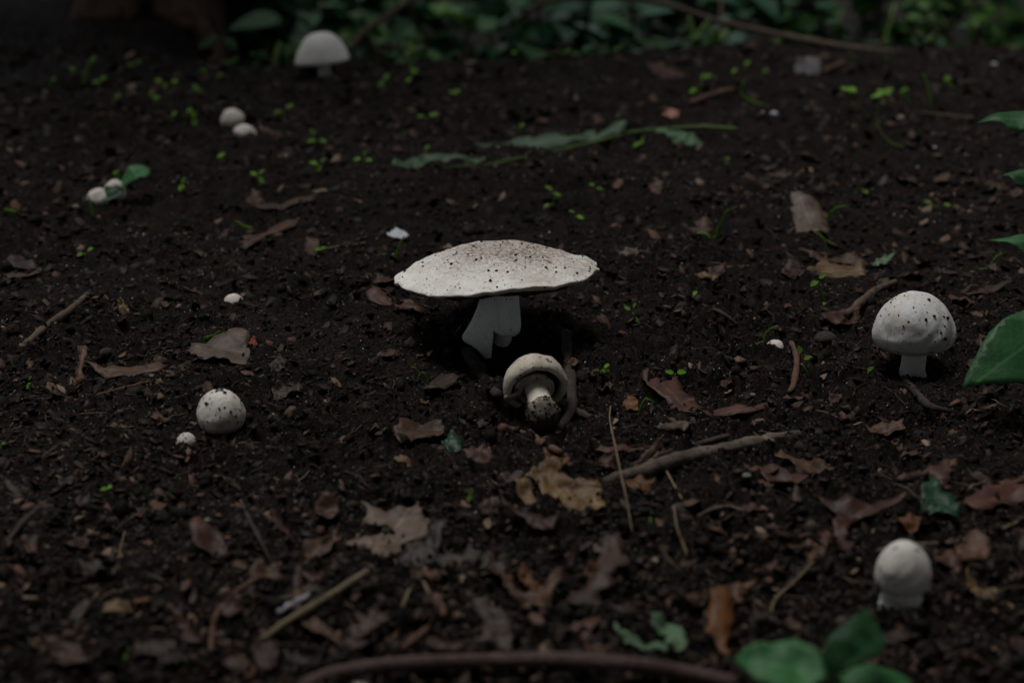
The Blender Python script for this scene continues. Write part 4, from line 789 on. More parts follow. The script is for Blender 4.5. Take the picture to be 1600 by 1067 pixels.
SPR = [
 ([(113,108),(120,103)], None), ([(145,92),(140,98)], (130,136)), ([(82,124)], None), ([(150,128),(161,122)], None), ([(203,101),(215,96)], None),
 ([(247,126),(258,133),(273,127)], None), ([(238,148),(243,152)], None), ([(318,110),(323,106)], None), ([(342,117)], None), ([(305,136),(311,141)], None), ([(183,150)], None),
 ([(302,178),(304,191)], None), ([(272,178)], None), ([(295,172)], None), ([(433,175),(452,166)], None), ([(488,206),(486,220),(505,220)], (490,232)), ([(490,254),(505,250),(498,264)], (492,272)),
 ([(345,242)], None), ([(396,271),(408,268),(408,282)], None), ([(286,282),(283,293)], None), ([(590,85),(584,80)], None), ([(640,70),(635,85),(645,110)], (640,135)),
 ([(595,131),(603,120)], None), ([(638,125),(648,112)], None), ([(706,144),(714,143)], None), ([(657,181),(677,179)], None), ([(667,230)], None), ([(677,247)], None),
 ([(558,248),(570,239),(577,250)], None), ([(815,196)], None), ([(803,82),(812,75)], None), ([(858,293),(871,304)], (864,328)), ([(853,321)], None), ([(925,288),(938,294)], None), ([(894,330),(907,339)], None),
 ([(1147,110)], (1165,135)), ([(1167,98)], None), ([(1082,142),(1098,120),(1106,118)], (1092,160)), ([(1195,110)], None), ([(1137,247),(1140,257)], None), ([(1346,294),(1352,300)], (1349,310)),
 ([(1450,315),(1480,320)], (1463,326)), ([(1376,142),(1388,146)], (1384,170)), ([(1413,140)], (1418,162)), ([(1480,122)], (1490,140)),
 ([(47,590),(44,602)], None), ([(124,397),(141,389)], None), ([(497,389),(504,387)], None), ([(4,692)], None),
 ([(1085,458)], None), ([(1360,576)], None), ([(162,763),(171,760)], None), ([(195,1025),(201,1013)], None), ([(735,770),(733,779)], None),
]
for lv, bs in SPR: sprout(lv, bs)
sprout([(980,481),(991,477),(995,500)], (993,512), 'three-leaf green seedling on soil right of the torn skirt')
sprout([(930,580),(948,571),(946,578)], (938,594), 'little green seedling beside the forked dark root')
sprout([(1046,581,15),(1065,581,15)], (1056,603), 'two-leaf seedling with level leaves above the maroon oak leaf')
sprout([(1272,442,15),(1285,431,13)], (1288,480), 'two-leaf seedling in front of the curled leaf', h=10)
sprout([(1285,475,13)], None, 'one-leaf sprout below the curled leaf', h=8)
sprout([(1249,546,14),(1262,558,14),(1244,591,13)], (1263,595), 'three-leaf seedling beside the lump of black earth')
sprout([(1017,801,12),(1017,813,12)], (1022,835), 'two bright stacked leaflets beside the rotten nut shell')
sprout([(1328,139,26),(1320,138,12)], (1365,195), 'tall sprout with a broad level leaf at the end of its bent stem', h=30)
sprout([(1370,148,18),(1388,141,18)], (1366,196), 'forked sprout with two leaves on an upright stem', h=30)

def ribbon(name, label, pts, wpx, parent=None, mat='sprout', heights=None, cat='seedling', group=None):
    """a narrow curved blade standing in the plane of its foot"""
    b = at(*pts[0]); b.z = h1(b.x, b.y); k = mpp(b); P = [at_y(px, py, b.y) for px, py in pts]; P[0] = b.copy()
    P = [Vector(p) for p in spline([tuple(p) for p in P], 5)]; V, F, A, Bb = [], [], [], []; m = len(P)
    for i, p in enumerate(P):
        t = i / (m - 1); w = wpx * k * .34 * (0.45 + .55 * math.sin(math.pi * min(1, .25 + t * .75)) if t < 1 else .05)
        tn = (P[min(i + 1, m - 1)] - P[max(i - 1, 0)]).normalized(); s_ = tn.cross(Vector((.3, -1, .35))).normalized(); nn = s_.cross(tn)
        for q in (-1, 0, 1): V.append(p + s_ * w * q + nn * abs(q) * w * .3 - b); A.append(t); Bb.append(q * .1)
    for i in range(m - 1):
        for q in range(2): a = i * 3 + q; F.append((a, a + 1, a + 4, a + 3))
    me = mesh(name, V, F); set_luv(me, np.array(A), np.array(Bb)); o = link(name, me, M[mat], None, b)
    s = o.modifiers.new('thick', 'SOLIDIFY'); s.thickness = .0003
    return tag(o, label, cat, group)
GB = 'narrow green blades on the bed'; lbB = 'narrow curved green blade sprouting from the soil'
for pts, w in [([(147,345),(143,328),(138,305)], 6), ([(8,336),(20,330),(33,331)], 6), ([(395,362),(382,354),(368,345)], 7), ([(130,138),(133,115),(144,92)], 5), ([(463,108),(466,90),(460,66)], 7),
               ([(1122,382),(1124,355),(1135,332),(1152,323)], 5), ([(1288,350),(1295,338),(1308,325),(1327,322)], 6), ([(1200,168),(1160,150),(1162,130),(1170,120)], 5), ([(1455,172),(1452,145),(1443,115)], 6), ([(1420,165),(1415,150),(1412,132)], 6),
               ([(1488,140),(1485,128),(1477,118)], 5), ([(1335,100),(1333,88),(1323,78)], 5), ([(1388,105),(1384,88),(1374,74)], 5), ([(350,100),(368,94),(372,88)], 6), ([(1530,425),(1545,418),(1556,402),(1566,396)], 4)]:
    ribbon('grass_blade', 'narrow curved green blade near ' + near_lm(at(*pts[0])), pts, w, group=GB)
ribbon('grass_blade', 'long curved blade over the tiny white mushroom tip', [(1193,545),(1194,528),(1202,515),(1216,509)], 4)
ribbon('grass_blade', 'short broad blade left of the tiny white mushroom tip', [(1172,550),(1178,543),(1187,535)], 7)
ribbon('grass_blade', 'curved blade arching over the maroon oak leaf', [(998,652),(1002,635),(1010,623),(1024,630)], 4)
ribbon('grass_blade', 'small low blade below the arching one', [(998,670),(1003,663),(1010,658)], 5)
ribbon('grass_blade', 'green blade standing before the white membrane scrap', [(618,410),(622,390),(632,368)], 6)
ribbon('grass_blade', 'flat green blade left of the membrane scrap', [(612,404),(600,398),(586,400)], 6)
ribbon('grass_blade', 'green blade bending at the foot of the torn skirt', [(672,618),(668,595),(661,582),(652,593)], 5)
ribbon('grass_blade', 'low green blade next to the bending one', [(656,590),(648,575),(642,574)], 5)
ribbon('grass_blade', 'thin bright blade above the toothed oak leaf', [(325,540),(335,530),(350,519)], 4)
ribbon('grass_blade', 'thin bright looped blade above the toothed oak leaf', [(320,538),(320,528),(333,524),(345,516)], 3.5)
ribbon('grass_blade', 'blade behind the grey-brown leaf, thin and upright', [(1291,392),(1288,375),(1276,363)], 5)
ribbon('grass_blade', 'forked blade right of the wide cap, tall part', [(1113,383),(1118,370),(1121,355)], 5)
ribbon('grass_blade', 'forked blade right of the wide cap, low part', [(1110,378),(1103,366),(1088,364)], 6)
ribbon('sprout_stem', 'long creeping pale sprout stem on the far soil', [(1415,236),(1390,222),(1372,200),(1366,192)], 4, mat='sprout_stem')

# the wilted sprig on the soil
Pf = at(870, 240)
sprig = empty('wilted_sprig', Pf, 'wilted green leafy sprig lying across the soil behind the wide cap', 'sprig')
stick('stem', None, [(1152,202),(1105,199),(1055,201),(985,208),(930,222),(870,236),(800,250),(760,258),(690,262)], [3.5,3.5,3.2,3,2.5,2.5,2,1.6,1], M['stem_green'], parent=sprig, lift=.004, n=7)
for P_ in (z5(533, 0, [(235,790),(250,775),(330,765),(400,755),(480,745),(540,755),(600,770),(680,770),(670,790),(600,795),(520,785),(490,812),(470,790),(430,800),(340,832),(290,825),(240,810)]),
           z5(533, 0, [(620,700),(640,690),(700,690),(760,685),(830,665),(880,665),(910,680),(960,660),(1010,660),(1060,680),(1120,660),(1150,635),(1190,630),(1200,660),(1230,640),(1280,605),(1320,605),(1345,625),(1330,650),(1280,665),(1210,690),(1180,690),(1150,685),(1120,695),(1080,710),(1060,725),(1000,735),(980,740),(960,770),(930,785),(900,780),(880,800),(860,805),(845,770),(815,755),(820,730),(790,725),(740,735),(690,745),(650,735),(635,715)]),
           [(1020,215),(1040,220),(1050,230),(1075,240),(1095,243),(1100,232),(1085,218),(1060,210),(1035,210)]):
    traced('leaf', None, None, P_, M['frond'], tilt=32, curl=.006, res=30, parent=sprig, edge=.002, jag=.3)
traced('leaf', None, None, [(988,236),(998,226),(1008,217),(1000,232),(990,240)], M['sprout'], tilt=14, parent=sprig, res=8)

# seedling with two round dark leaves
Pd = at(197, 322); sdl = empty('seedling', Pd, 'seedling with two broad round dark green leaves over the tan mushrooms', 'seedling')
tube('stem', [Vector((0, 0, -.002)), at_y(199, 305, Pd.y) - Pd, at_y(196, 290, Pd.y) - Pd], .0012, M['sprout_stem'], sdl, n=7, loc=(0, 0, 0))
def hover(name, pts, mat, parent, y, tilt, curl=.003, res=12, fold=.0, edge=-.003):
    P = np.array(pts, float); c = P.mean(0); p0 = at_y(c[0], c[1], y); n = Vector((0, -math.sin(R(tilt)), math.cos(R(tilt)))); u = Vector((1, 0, 0)); v = n.cross(u); L = []
    for q in P:
        d = ray(*q); t = (p0 - CAM).dot(n) / d.dot(n); w = CAM + d * t - p0; L.append((w.dot(u), w.dot(v)))
    s_ = int(c[0] * 3 + c[1]); V, f = tri_shape(L, res, s_, .1); a, b = leaf_uv(V); S = max(np.ptp(V[:, 0]), np.ptp(V[:, 1]))
    z = curl * fbm(V[:, 0] / S * 2.2, V[:, 1] / S * 2.2, s_, 2) + fold * np.abs(b) * S + edge * a * a
    W = np.array([tuple(p0)]) + V[:, :1] * np.array([tuple(u)]) + V[:, 1:] * np.array([tuple(v)]) + z[:, None] * np.array([tuple(n)])
    return finish_leaf(name, W, f, (a, b), mat, parent, origin=p0)
hover('leaf', [(190,288),(188,275),(198,263),(210,255),(222,256),(230,258),(234,266),(230,275),(215,281),(200,284)], M['green'], sdl, Pd.y, 35)
hover('leaf', [(195,292),(188,302),(175,308),(165,316),(158,313),(157,303),(165,292),(178,286),(190,287)], M['dgreen'], sdl, Pd.y - .01, 35)
hover('leaf', [(175,269),(181,268),(187,270),(186,278),(180,276)], M['sprout'], sdl, Pd.y, 40, res=6)

# leafy plant on the right edge, bottom plant with three leaves
Pr = at(1665, 640); rp = empty('leafy_plant', Pr, 'broad-leaved green plant leaning in beside the egg-capped mushroom', 'plant')
def rel(px, py, y): return at_y(px, py, y) - Pr
tube('stem', [Vector((0, 0, -.004)), rel(1668, 500, Pr.y), rel(1660, 330, Pr.y), rel(1668, 180, Pr.y)], [.003, .0026, .0022, .0015], M['stem_green'], rp, n=8, loc=(0, 0, 0), wob=.05)
for P_, mt, tl in ([(1505,601),(1515,575),(1528,548),(1545,520),(1572,497),(1605,480),(1650,480),(1672,510),(1670,560),(1640,592),(1600,602),(1550,598)], 'green', 42), \
              ([(1528,186),(1550,182),(1575,178),(1605,176),(1640,182),(1668,192),(1640,208),(1605,207),(1580,204),(1560,196)], 'green', 22), \
              ([(1572,258),(1590,257),(1620,258),(1655,268),(1668,280),(1640,290),(1605,286),(1588,281),(1578,270)], 'green', 25), \
              ([(1548,371),(1570,372),(1605,374),(1640,380),(1668,395),(1640,405),(1605,402),(1585,390)], 'green', 22):
    hover('leaf', P_, M[mt], rp, Pr.y - .01, tl, res=16)
for a, b in (((1640, 540), (1667, 560)), ((1655, 192), (1667, 215)), ((1655, 275), (1662, 300)), ((1655, 392), (1662, 420))):
    tube('leaf_stalk', [rel(*a, Pr.y - .01), rel(*b, Pr.y)], .001, M['stem_green'], rp, n=6, loc=(0, 0, 0))
Pb = at_z(1308, 1150, 0.0); Pb.z = h1(Pb.x, Pb.y); bp = empty('leafy_plant', Pb, 'low green plant with three pointed leaves in front of the cream button', 'plant')
yb = Pb.y + .006
tube('stem', [Vector((0, 0, -.003)), (at_y(1306, 1090, yb) - Pb) * .98, at_y(1304, 1048, yb) - Pb], [.0013, .0011, .0012], M['stem_green'], bp, n=7, loc=(0, 0, 0))
for P_, tl in (([(1148,1019),(1165,1010),(1185,1004),(1215,1000),(1245,1003),(1270,1018),(1290,1038),(1302,1050),(1292,1064),(1260,1078),(1215,1080),(1185,1062),(1165,1040)], 22),
              ([(1356,948),(1368,962),(1378,980),(1386,1002),(1378,1020),(1360,1032),(1340,1040),(1318,1050),(1302,1050),(1288,1040),(1282,1022),(1292,998),(1312,980),(1335,965)], 40),
              ([(1308,1052),(1330,1046),(1360,1040),(1392,1044),(1420,1062),(1432,1080),(1400,1092),(1350,1088),(1322,1072)], 25)):
    hover('leaf', P_, M['green'], bp, yb, tl, res=16, edge=-.002, fold=.04)

# ------------------------------------------------------------------ random litter on the bed
def oak_outline(L, lobes, rg):
    P = []; n = lobes * 2 + 1
    for s in (1, -1):
        rng_ = range(n + 1) if s == 1 else range(n, -1, -1)
        for i in rng_:
            t = i / n; w = L * .30 * math.sin(math.pi * (0.12 + t * .86)) ** .7; w *= (1.25 if i % 2 else .45) * rg.uniform(.8, 1.15); P.append((t * L - L / 2 + (L * .05 if i % 2 else 0), s * max(w, L * .02)))
    return P
def oval_outline(L, rg):
    w = L * rg.uniform(.25, .4); return [(math.cos(a) * L / 2 * rg.uniform(.9, 1.05), math.sin(a) * w * rg.uniform(.8, 1.1)) for a in [k * math.pi / 7 for k in range(14)]]
def scrap_outline(L, rg):
    n = rg.randint(6, 10); w = rg.uniform(.35, .7); return [(math.cos(a) * L / 2 * rg.uniform(.6, 1.1), math.sin(a) * L / 2 * w * rg.uniform(.6, 1.15)) for a in [k * 2 * math.pi / n for k in range(n)]]
KIND = {'dead_leaf_oak': ('small lobed dead leaf lying in the leaf litter', 'small lobed dead leaves in the litter'),
        'dead_leaf_oval': ('small oval dead leaf lying in the leaf litter', 'small oval dead leaves in the litter'),
        'leaf_scrap': ('torn brown scrap of dead leaf scattered on the soil', 'torn brown leaf scraps on the soil')}
def litter(px, py, L, kind, mk, rg):
    mat = M[mk]
    p = at(px, py); a = rg.uniform(0, 6.28)
    out = oak_outline(L, 3, rg) if kind == 'dead_leaf_oak' else oval_outline(L, rg) if kind == 'dead_leaf_oval' else scrap_outline(L, rg)
    V, f = tri_shape(out, 8, rg.randrange(9999), .3); u, b = leaf_uv(V); s_ = rg.randrange(999)
    z = .12 * L * fbm(V[:, 0] / L * 3, V[:, 1] / L * 3, s_, 2) + rg.uniform(-.15, .3) * np.abs(b) * L + rg.uniform(-.05, .15) * L * u * u
    tx, ty = rg.gauss(0, .18), rg.gauss(-.1, .15)
    X = V[:, 0] * math.cos(a) - V[:, 1] * math.sin(a); Y = V[:, 0] * math.sin(a) + V[:, 1] * math.cos(a)
    W = settle(np.stack([X + p.x, Y + p.y, z + p.z + tx * X - ty * Y], -1))
    FOOT.append(W[:NB[0], :2].copy())
    o = finish_leaf('leaf_scrap' if kind == 'leaf_scrap' else 'dead_leaf', W, f, (u, b), mat); gp = KIND[kind][1]; tag(o, ('tiny ' if L < .011 else '') + {'brown': 'brown ', 'dark': 'blackish brown ', 'maroon': 'reddish brown ', 'orange': 'rusty orange ', 'tan': 'tan ', 'greytan': 'grey-tan '}[mk] + {'leaf_scrap': 'torn leaf scrap', 'dead_leaf_oval': 'oval dead leaf', 'dead_leaf_oak': 'lobed dead leaf'}[kind] + ' near ' + near_lm(p), 'leaf', gp)
KEEP = [(big.location.x + CX, big.location.y, .075), (fal.location.x, fal.location.y, .04), (0.254, 0.80, .035), (-.165, .72, .02), (0.146, .53, .022), (-.19, .70, .012)]
rg = random.Random(21); done = 0
while done < 200:
    px = rg.uniform(-20, 1620); py = 80 + (1060 - 80) * rg.random() ** .85
    dens = .35 + .65 * sstep(620, 900, py) + .35 * sstep(850, 1300, px) - .45 * (1 - sstep(250, 600, px)) * sstep(420, 560, py) * (1 - sstep(850, 980, py))
    if rg.random() > dens: continue
    p = at(px, py)
    if any((p.x - x) ** 2 + (p.y - y) ** 2 < r * r for x, y, r in KEEP) or p.y > 2.15: continue
    kd = rg.choices(['leaf_scrap', 'dead_leaf_oval', 'dead_leaf_oak'], [.72, .16, .12])[0]
    L = (.006 + .012 * rg.random() ** 2) * (1 if kd == 'leaf_scrap' else 1.5)
    L *= .8 + .4 * min(2, p.y)
    if any((p.x - x) ** 2 + (p.y - y) ** 2 < (r * .8 + L * .4) ** 2 for x, y, r in LEAFXY): continue
    litter(px, py, L, kd, rg.choices(['brown', 'dark', 'maroon', 'orange', 'tan', 'greytan'], [.34, .40, .2, .02, .02, .02])[0], rg); done += 1

# ------------------------------------------------------------------ the bushes behind
BL = [blade_mesh('leaf', 1, .60, bend=.2, cup=.25, nseg=10, serr=.05), blade_mesh('leaf', 1, .75, bend=.3, cup=.15, nseg=10, serr=.04), blade_mesh('leaf', 1, .42, bend=.15, cup=.3, nseg=8)]
BLM = {}
for k in ('bush', 'bushsky', 'bushyellow'):
    for i, q in enumerate(BL): c = q.copy(); c.materials.append(M[k]); BLM[(k, i)] = c
def bush(x, y, h, spread, n, size, mats, label, seed, shape=(0, 1)):
    rg = random.Random(seed); b = Vector((x, y, g1(x, y) - .01)); e = empty('bush', b, label, 'bush')
    ns = max(3, n // 14); tips = []
    for i in range(ns):
        a = rg.uniform(0, 6.28); d = Vector((math.cos(a) * spread * rg.uniform(.3, 1), math.sin(a) * spread * rg.uniform(.3, 1), h * rg.uniform(.6, 1)))
        pts = [Vector((d.x * .1, d.y * .1, 0)), d * .5 + Vector((0, 0, h * .12)), d]
        st_ = tube('stem', pts, [.006, .005, .003], M['twig'] if rg.random() < .5 else M['stem_green'], e, n=6, sub=3, loc=(0, 0, 0)); tips.append((pts, st_))
    for i in range(n):
        pts, st_ = rg.choice(tips); t = rg.uniform(.4, 1.0); p = pts[0].lerp(pts[1], t * 2) if t < .5 else pts[1].lerp(pts[2], t * 2 - 1)
        a = rg.uniform(0, 6.28); d = Vector((math.cos(a), math.sin(a), rg.uniform(-.5, .35))).normalized()
        z = Vector((rg.uniform(-.5, .5), rg.uniform(-.6, .3), 1)); z = (z - d * z.dot(d)).normalized(); y_ = z.cross(d); s = size * rg.uniform(.6, 1.25)
        o = bpy.data.objects.new('leaf', BLM[(rg.choice(mats), rg.choice(shape))]); COL.objects.link(o); o.parent = st_
        o.matrix_local = Matrix.Translation(p) @ Matrix((d, y_, z)).transposed().to_4x4() @ Matrix.Diagonal((s, s, s, 1))
    return e
def bx(px, y): return (px - 800) / FPX * (y * cp + .1)
for (px, y, h, sp_, n, sz, mats, lb, sd_, shp) in [
    (360, 2.9, .50, .22, 34, .10, ['bush', 'bushsky'], 'dark glossy bush between the old trunk and bell-capped mushroom', 1, (0, 1)),
    (415, 2.65, .50, .20, 34, .10, ['bush', 'bushsky'], 'dark bush filling the gap beside the old tree', 21, (0, 1)),
    (455, 3.3, .62, .28, 36, .12, ['bush'], 'dark bush behind the bell-capped mushroom', 2, (0, 1)),
    (610, 2.85, .52, .22, 34, .09, ['bush', 'bushyellow'], 'mixed green bush right of the bell-capped mushroom', 3, (0, 1)),
    (760, 2.75, .46, .22, 34, .11, ['bush', 'bushsky'], 'broad-leaved bush at the middle of the bank edge', 4, (0, 1)),
    (880, 2.72, .50, .20, 32, .12, ['bushsky', 'bush'], 'blue-green bush behind the far bare soil', 5, (0, 1)),
    (1010, 2.95, .58, .25, 34, .13, ['bushsky', 'bush'], 'blue-green bush with long leaves below the arching cane', 6, (0, 2)),
    (1130, 2.80, .52, .22, 34, .09, ['bush', 'bushsky'], 'green bush right under the arching cane', 7, (0, 1)),
    (1260, 3.2, .62, .28, 34, .10, ['bush'], 'deep green bush behind the pale grey leaf', 8, (0, 1)),
    (1370, 2.9, .50, .20, 34, .075, ['bush', 'bushyellow'], 'fresh green bush right of the deep green one', 9, (0, 1)),
    (1480, 2.95, .56, .24, 46, .06, ['bushyellow', 'bush'], 'yellow-green small-leaved bush before the last one', 10, (0, 1)),
    (1590, 2.85, .56, .24, 50, .055, ['bushyellow'], 'brightest yellow-green bush at the end of the row', 11, (0, 1)),
    (540, 4.0, 1.0, .40, 40, .14, ['bush'], 'tall dark bush deep behind the bell-capped mushroom', 12, (0, 1)),
    (820, 4.0, 1.0, .45, 40, .14, ['bush', 'bushsky'], 'tall dark bush deep behind the middle', 13, (0, 1)),
    (1100, 4.1, 1.0, .45, 40, .14, ['bush'], 'tall dark bush deep behind the arching cane', 14, (0, 1)),
    (1400, 4.1, 1.0, .45, 44, .12, ['bush', 'bushyellow'], 'tall green bush deep behind the fresh green one', 15, (0, 1)),
    (1680, 3.6, .9, .40, 44, .10, ['bushyellow', 'bush'], 'tall yellow-green bush at the far right end', 16, (0, 1))]:
    y += .45; x_ = bx(px, y); bush(x_, y, (.08 if y < 4 else .2) - g1(x_, y), sp_ * 1.25, int(n * 2.3), sz * .9, mats, lb, sd_, shp)
rh = random.Random(5)
for k in range(20):
    px = 340 + k * 66 + rh.uniform(-20, 20); y = 2.16 + rh.uniform(.02, .14); x_ = bx(px, y); y += .20 * float(sstep(.0, .55, x_)); x_ = bx(px, y)
    bush(x_, y, rh.uniform(.03, .07), .03, 8, .026, ['bushyellow', 'bush'] if k % 3 else ['bush'], 'low %s herb at the bank edge, nearest %s' % ('yellow-green' if k % 3 else 'dark green', 'the bell-capped mushroom' if px < 700 else 'the arching cane' if px < 1150 else 'the pale grey leaf' if px < 1330 else 'the lone white crumb'), 60 + k, (0, 1))['group'] = 'low herbs along the bank edge'
o = tube('cane', [at_y(1400, 84, 2.25), at_y(1330, 76, 2.28), at_y(1230, 58, 2.4), at_y(1130, 36, 2.5), at_y(1060, 14, 2.55), at_y(980, -4, 2.6), at_y(860, 2, 2.8), at_y(800, 40, 3.0)], .0055, M['twig'], n=8); tag(o, 'long brown arching cane in front of the bushes', 'cane')
o = tube('cane', [at_y(545, 80, 2.35), at_y(570, 50, 2.4), at_y(610, 22, 2.45), at_y(655, -5, 2.5), at_y(720, -40, 2.6)], .005, M['twig'], n=8); tag(o, 'slanting brown cane right of the bell-capped mushroom', 'cane')

# the old tree at the left with its buttress roots, crown far above the picture
Tb = Vector((bx(225, 2.80), 2.80, 0)); Tb.z = g1(Tb.x, Tb.y) - .03
tree = empty('tree', Tb, 'old reddish-barked tree with fluted buttress roots at the back left', 'tree')
def warp_trunk(X, Y, Z, P):
    fl = 1 + (.30 * np.exp(-Z / .25) + .08) * (np.abs(np.sin(P * 3.5 + .4)) ** .8 * 2 - 1) + .03 * np.sin(P * 19); return X * fl + .05 * np.sin(Z * 1.1), Y * fl, Z
turned('trunk', [(13, -10), (11, 3), (9.5, 15), (9, 60), (8.5, 130), (8, 220), (7, 320), (5, 420), (2, 470)], M['treebark'], tree, n=90, sub=8, warp=warp_trunk, lump=.05)
for k, (px, w) in enumerate(((150, .022), (182, .03), (203, .02), (262, .02), (282, .028), (305, .022))):
    b = at_y(px, 62, 2.60); d = Vector((bx(px, 2.60) - Tb.x, 2.60 - Tb.y, 0))
    zb = g1(b.x, 2.60) - Tb.z
    tube('root', [Vector((d.x * 1.15, d.y * 1.15, zb - .02)), Vector((d.x * 1.0, d.y, zb + .06)), Vector((d.x * .85, d.y * .82, zb + .25)), Vector((d.x * .6, d.y * .55, zb + .65))], [w * 1.2, w, w * .9, w * .5], M['oldroot'], tree, n=10, loc=(0, 0, 0), wob=.15, seed=k)

# ------------------------------------------------------------------ loose soil, sand, shreds and fibres, kept off leaves and mushrooms
def clear(x, y, p=.93):
    bad = np.zeros(len(x), bool)
    for P in FOOT: 
        c = P.mean(0); r = np.abs(P - c).max() + .001; k = np.where((np.abs(x - c[0]) < r) & (np.abs(y - c[1]) < r))[0]
        if len(k): bad[k] |= inside(P, x[k], y[k])
    bad &= nr.uniform(0, 1, len(x)) < p
    for cx, cy, r in SPOTS: bad |= (x - cx) ** 2 + (y - cy) ** 2 < r * r
    return x[~bad], y[~bad]
x, y = clear(*rand_px(30000)); s = 0.0006 + 0.0019 * nr.uniform(0, 1, len(x)) ** 3; s *= 0.40 + 0.65 * np.clip(y, .4, 2.2)
scatter('soil_crumbs', ICO_V, ICO_F, x, y, s, M['crumb'], 'loose dark soil crumbs covering the bed', 'soil', rough=.5)
x, y = clear(*rand_px(1600)); s = 0.0022 + 0.0036 * nr.uniform(0, 1, len(x)) ** 2; s *= .3 + .8 * np.clip(y, .4, 2.0)
scatter('soil_clods', ICO_V, ICO_F, x, y, s, M['crumb'], 'small dark lumps of earth among the crumbs', 'soil', rough=.5, sink=-0.1)
x, y = clear(*rand_px(34000), .7); keep = fbm(x * 8, y * 8, 91, 2) + nr.uniform(-.5, .6, len(x)) > 0.1; x, y = x[keep], y[keep]
s = 0.00026 + 0.00060 * nr.uniform(0, 1, len(x)) ** 3; s *= np.clip(y, .6, 2)
scatter('sand_grains', OCT_V, OCT_F, x, y, s, mat_island('sand_pale', [(0, (0.10, 0.09, 0.085)), (0.6, (0.26, 0.24, 0.23)), (0.9, (0.6, 0.58, 0.57)), (1, (.85, .84, .84))], .35), 'tiny pale sand grains sprinkled over the dark soil', 'sand', rough=.3, sink=.4)
# shreds of leaf too small to pick apart
SH_V = np.array([(-1, -.35, 0.1), (-.2, -.6, -.05), (.7, -.4, .1), (1.1, .15, -.02), (.3, .55, .12), (-.7, .45, 0), (0, 0, .18), (-1, -.35, 0.04), (-.2, -.6, -.11), (.7, -.4, .04), (1.1, .15, -.08), (.3, .55, .06), (-.7, .45, -.06), (0, 0, .12)])
SH_F = np.array([(0, 1, 6), (1, 2, 6), (2, 3, 6), (3, 4, 6), (4, 5, 6), (5, 0, 6), (8, 7, 13), (9, 8, 13), (10, 9, 13), (11, 10, 13), (12, 11, 13), (7, 12, 13),
                 (0, 7, 8), (0, 8, 1), (1, 8, 9), (1, 9, 2), (2, 9, 10), (2, 10, 3), (3, 10, 11), (3, 11, 4), (4, 11, 12), (4, 12, 5), (5, 12, 7), (5, 7, 0)])
x, y = clear(*rand_px(26000), .93); keep = fbm(x * 4, y * 4, 191, 2) + nr.uniform(-.8, .8, len(x)) > -0.3; x, y = x[keep], y[keep]
s = 0.0010 + 0.0048 * nr.uniform(0, 1, len(x)) ** 3.5; s *= np.clip(.15 + y * .9, .6, 2.1)
scatter('leaf_shreds', SH_V, SH_F, x, y, s, mat_island('shred', [(0, (0.008, 0.006, 0.005)), (0.45, (0.022, 0.0125, 0.0095)), (0.75, (0.056, 0.030, 0.020)), (0.93, (0.12, 0.066, 0.042)), (1, (0.24, 0.17, 0.12))]), 'brown shreds of rotted leaves mixed into the soil', 'leaf litter', tilt=.45)
# hair roots
ROOT_V = np.array([(-1, 0, 0), (-.4, .12, .06), (.3, .02, .08), (1, .25, 0), (-1, .03, 0.03), (-.4, .15, .09), (.3, .05, .11), (1, .27, 0.02), (-1, -.0, .05), (-.4, .10, .12), (.3, -.01, .13), (1, .24, .04)])
ROOT_F = np.array([(0, 1, 5, 4), (1, 2, 6, 5), (2, 3, 7, 6), (4, 5, 9, 8), (5, 6, 10, 9), (6, 7, 11, 10), (8, 9, 1, 0), (9, 10, 2, 1), (10, 11, 3, 2)])
x, y = clear(*rand_px(1500)); s = 0.003 + 0.010 * nr.uniform(0, 1, len(x)) ** 2
scatter('fine_roots', ROOT_V, ROOT_F, x, y, s, mat_island('fibre', [(0, (0.02, 0.014, 0.011)), (0.5, (0.06, 0.04, 0.03)), (0.85, (0.12, 0.085, 0.06)), (1, (0.26, 0.2, 0.14))]), 'fine brown root fibres lying in the soil', 'roots', tilt=.18, rough=.15)


# ------------------------------------------------------------------ trees and shrubs added round the bed to shut off the low sky
LQ_V = np.array([(-.5, 0, 0), (0, -.28, .06), (.5, 0, -.05), (0, .28, .06)]); LQ_F = np.array([(0, 1, 2, 3)])
def crown(parent, c, rad, n, size, seed, name='crown', mat='shade_canopy'):
    rs = np.random.RandomState(seed); p = rs.normal(size=(n, 3)); p /= np.linalg.norm(p, axis=1)[:, None]; p *= (rs.uniform(0.25, 1, n) ** .5)[:, None]
    p *= (1 + .25 * fbm(p[:, 0] * 2 + seed, p[:, 1] * 2 + p[:, 2] * 1.7, seed, 2))[:, None]
    st = nr.get_state(); nr.seed(seed); q = rotm(n); nr.set_state(st)
    V = np.einsum('nij,kj->nki', q, LQ_V) * (size * rs.uniform(.6, 1.3, n))[:, None, None]; V[..., 2] *= .6
    V += (np.array(c) + p * np.array(rad))[:, None]; F = (LQ_F[None] + (np.arange(n) * 4)[:, None, None]).reshape(-1, 4)
    return tag(link(name, big_mesh(name, V.reshape(-1, 3), F), M[mat], parent), kind='stuff')
crown(tree, (-.5, .2, 2.5), (1.2, 1.0, .9), 2600, .17, 5)  # unseen crown, brought down and thickened to shade the back left
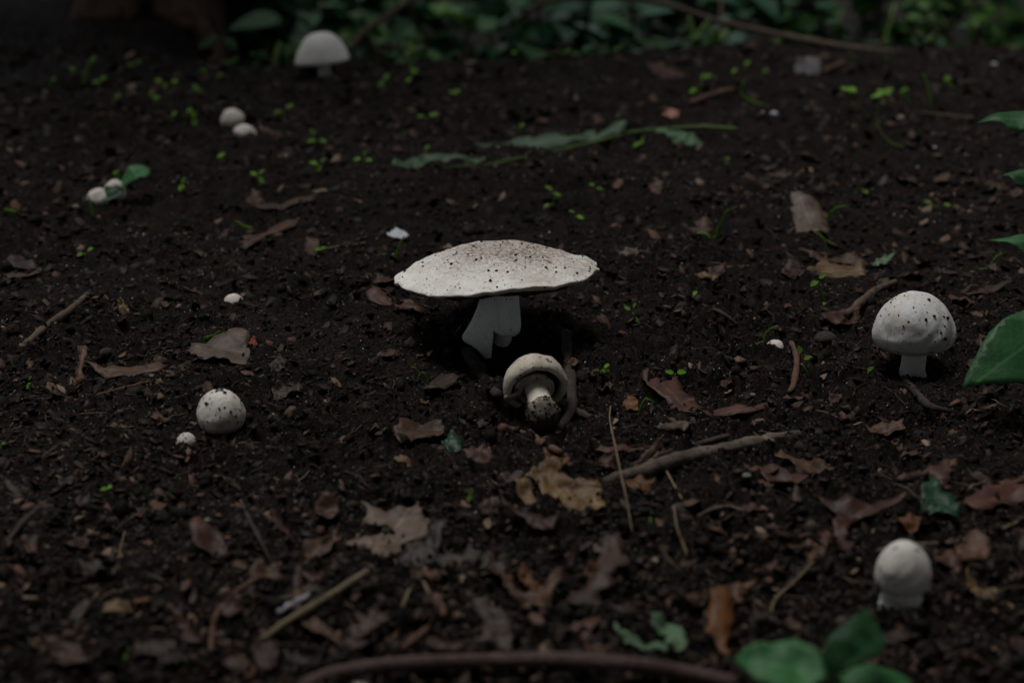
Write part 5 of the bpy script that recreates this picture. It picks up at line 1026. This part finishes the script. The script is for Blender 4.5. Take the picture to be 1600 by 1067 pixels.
for k, (x, y, h, r, lb) in enumerate([(-3.2, -.9, 2.3, 1.5, 'added unseen tree left of the bed, its crown shading it'), (2.7, -.6, 2.2, 1.5, 'added unseen tree right of the bed, its crown shading it'), (-.4, -3.2, 2.4, 1.9, 'unseen tree added for shade behind the viewer of the bed'),
        (-3.6, 2.4, 2.4, 1.7, 'tree added for shade left of the old reddish-barked tree'), (3.3, 2.6, 2.4, 1.6, 'tree added for shade beyond the end of the yellow-green bushes'), (1.2, 6.2, 2.4, 2.1, 'tree added for shade behind the tall dark bushes'), (-1.4, 6.6, 2.5, 2.1, 'tree added for shade behind the old reddish-barked tree'), (4.2, 6.0, 2.5, 2.1, 'tree added for shade far behind the yellow-green bushes'), (.7, 5.3, 2.3, 1.3, 'tree added for shade close behind the tall dark bushes'), (2.4, 4.9, 2.3, 1.5, 'tree added for shade behind the tall green bush')]):
    e = empty('tree', (x, y, g1(x, y) - .03), lb, 'tree'); 
    tube('trunk', [(0, 0, 0), (.04, .02, h * .3), (-.03, .05, h * .7), (.02, 0, h * 1.3)], [.11, .09, .08, .04], M['treebark'], e, n=12, loc=(0, 0, 0), seed=k)
    for j in range(4):
        a = j * 1.6 + k; tube('limb', [(0, 0, h * (.55 + .08 * j)), (math.cos(a) * r * .4, math.sin(a) * r * .4, h * .8 + .05 * j), (math.cos(a) * r * .75, math.sin(a) * r * .75, h * 1.05)], [.04, .03, .012], M['treebark'], e, n=7, loc=(0, 0, 0), seed=j)
    crown(e, (0, 0, h), (r, r, h * .72), 2200, .17, 40 + k)
def shade_shrub(x, y, c, rad, n, lb, seed):  # added out of view to dim the near edge and sides
    e = empty('shade_shrub', (x, y, g1(x, y) - .02), lb, 'shade_shrub')
    for j in range(5):
        a = j * 1.25; tube('stem', [(0, 0, 0), (c[0] * .4 + math.cos(a) * .1, c[1] * .4 + math.sin(a) * .1, c[2] * .55), (c[0] + math.cos(a) * rad[0] * .6, c[1] + math.sin(a) * rad[1] * .6, c[2])], [.012, .01, .005], M['twig'], e, n=7, loc=(0, 0, 0), seed=j)
    crown(e, c, rad, n, .085, seed)
shade_shrub(.1, -.75, (0, .82, .82), (1.4, .60, .34), 6200, 'unseen foliage added to shade the near edge of the bed', 77)
shade_shrub(1.15, .7, (-.42, .02, .95), (.38, .80, .42), 2000, 'unseen foliage added beside the broad-leaved plant to shade the bed', 78)
shade_shrub(-1.5, .75, (.30, .0, .95), (.38, .80, .42), 1600, 'unseen foliage added to shade the bare left end of the bed', 79)
shade_shrub(-.1, -1.25, (0, .2, .55), (1.9, .35, .55), 2000, 'unseen foliage added behind the viewer to block low light', 80)
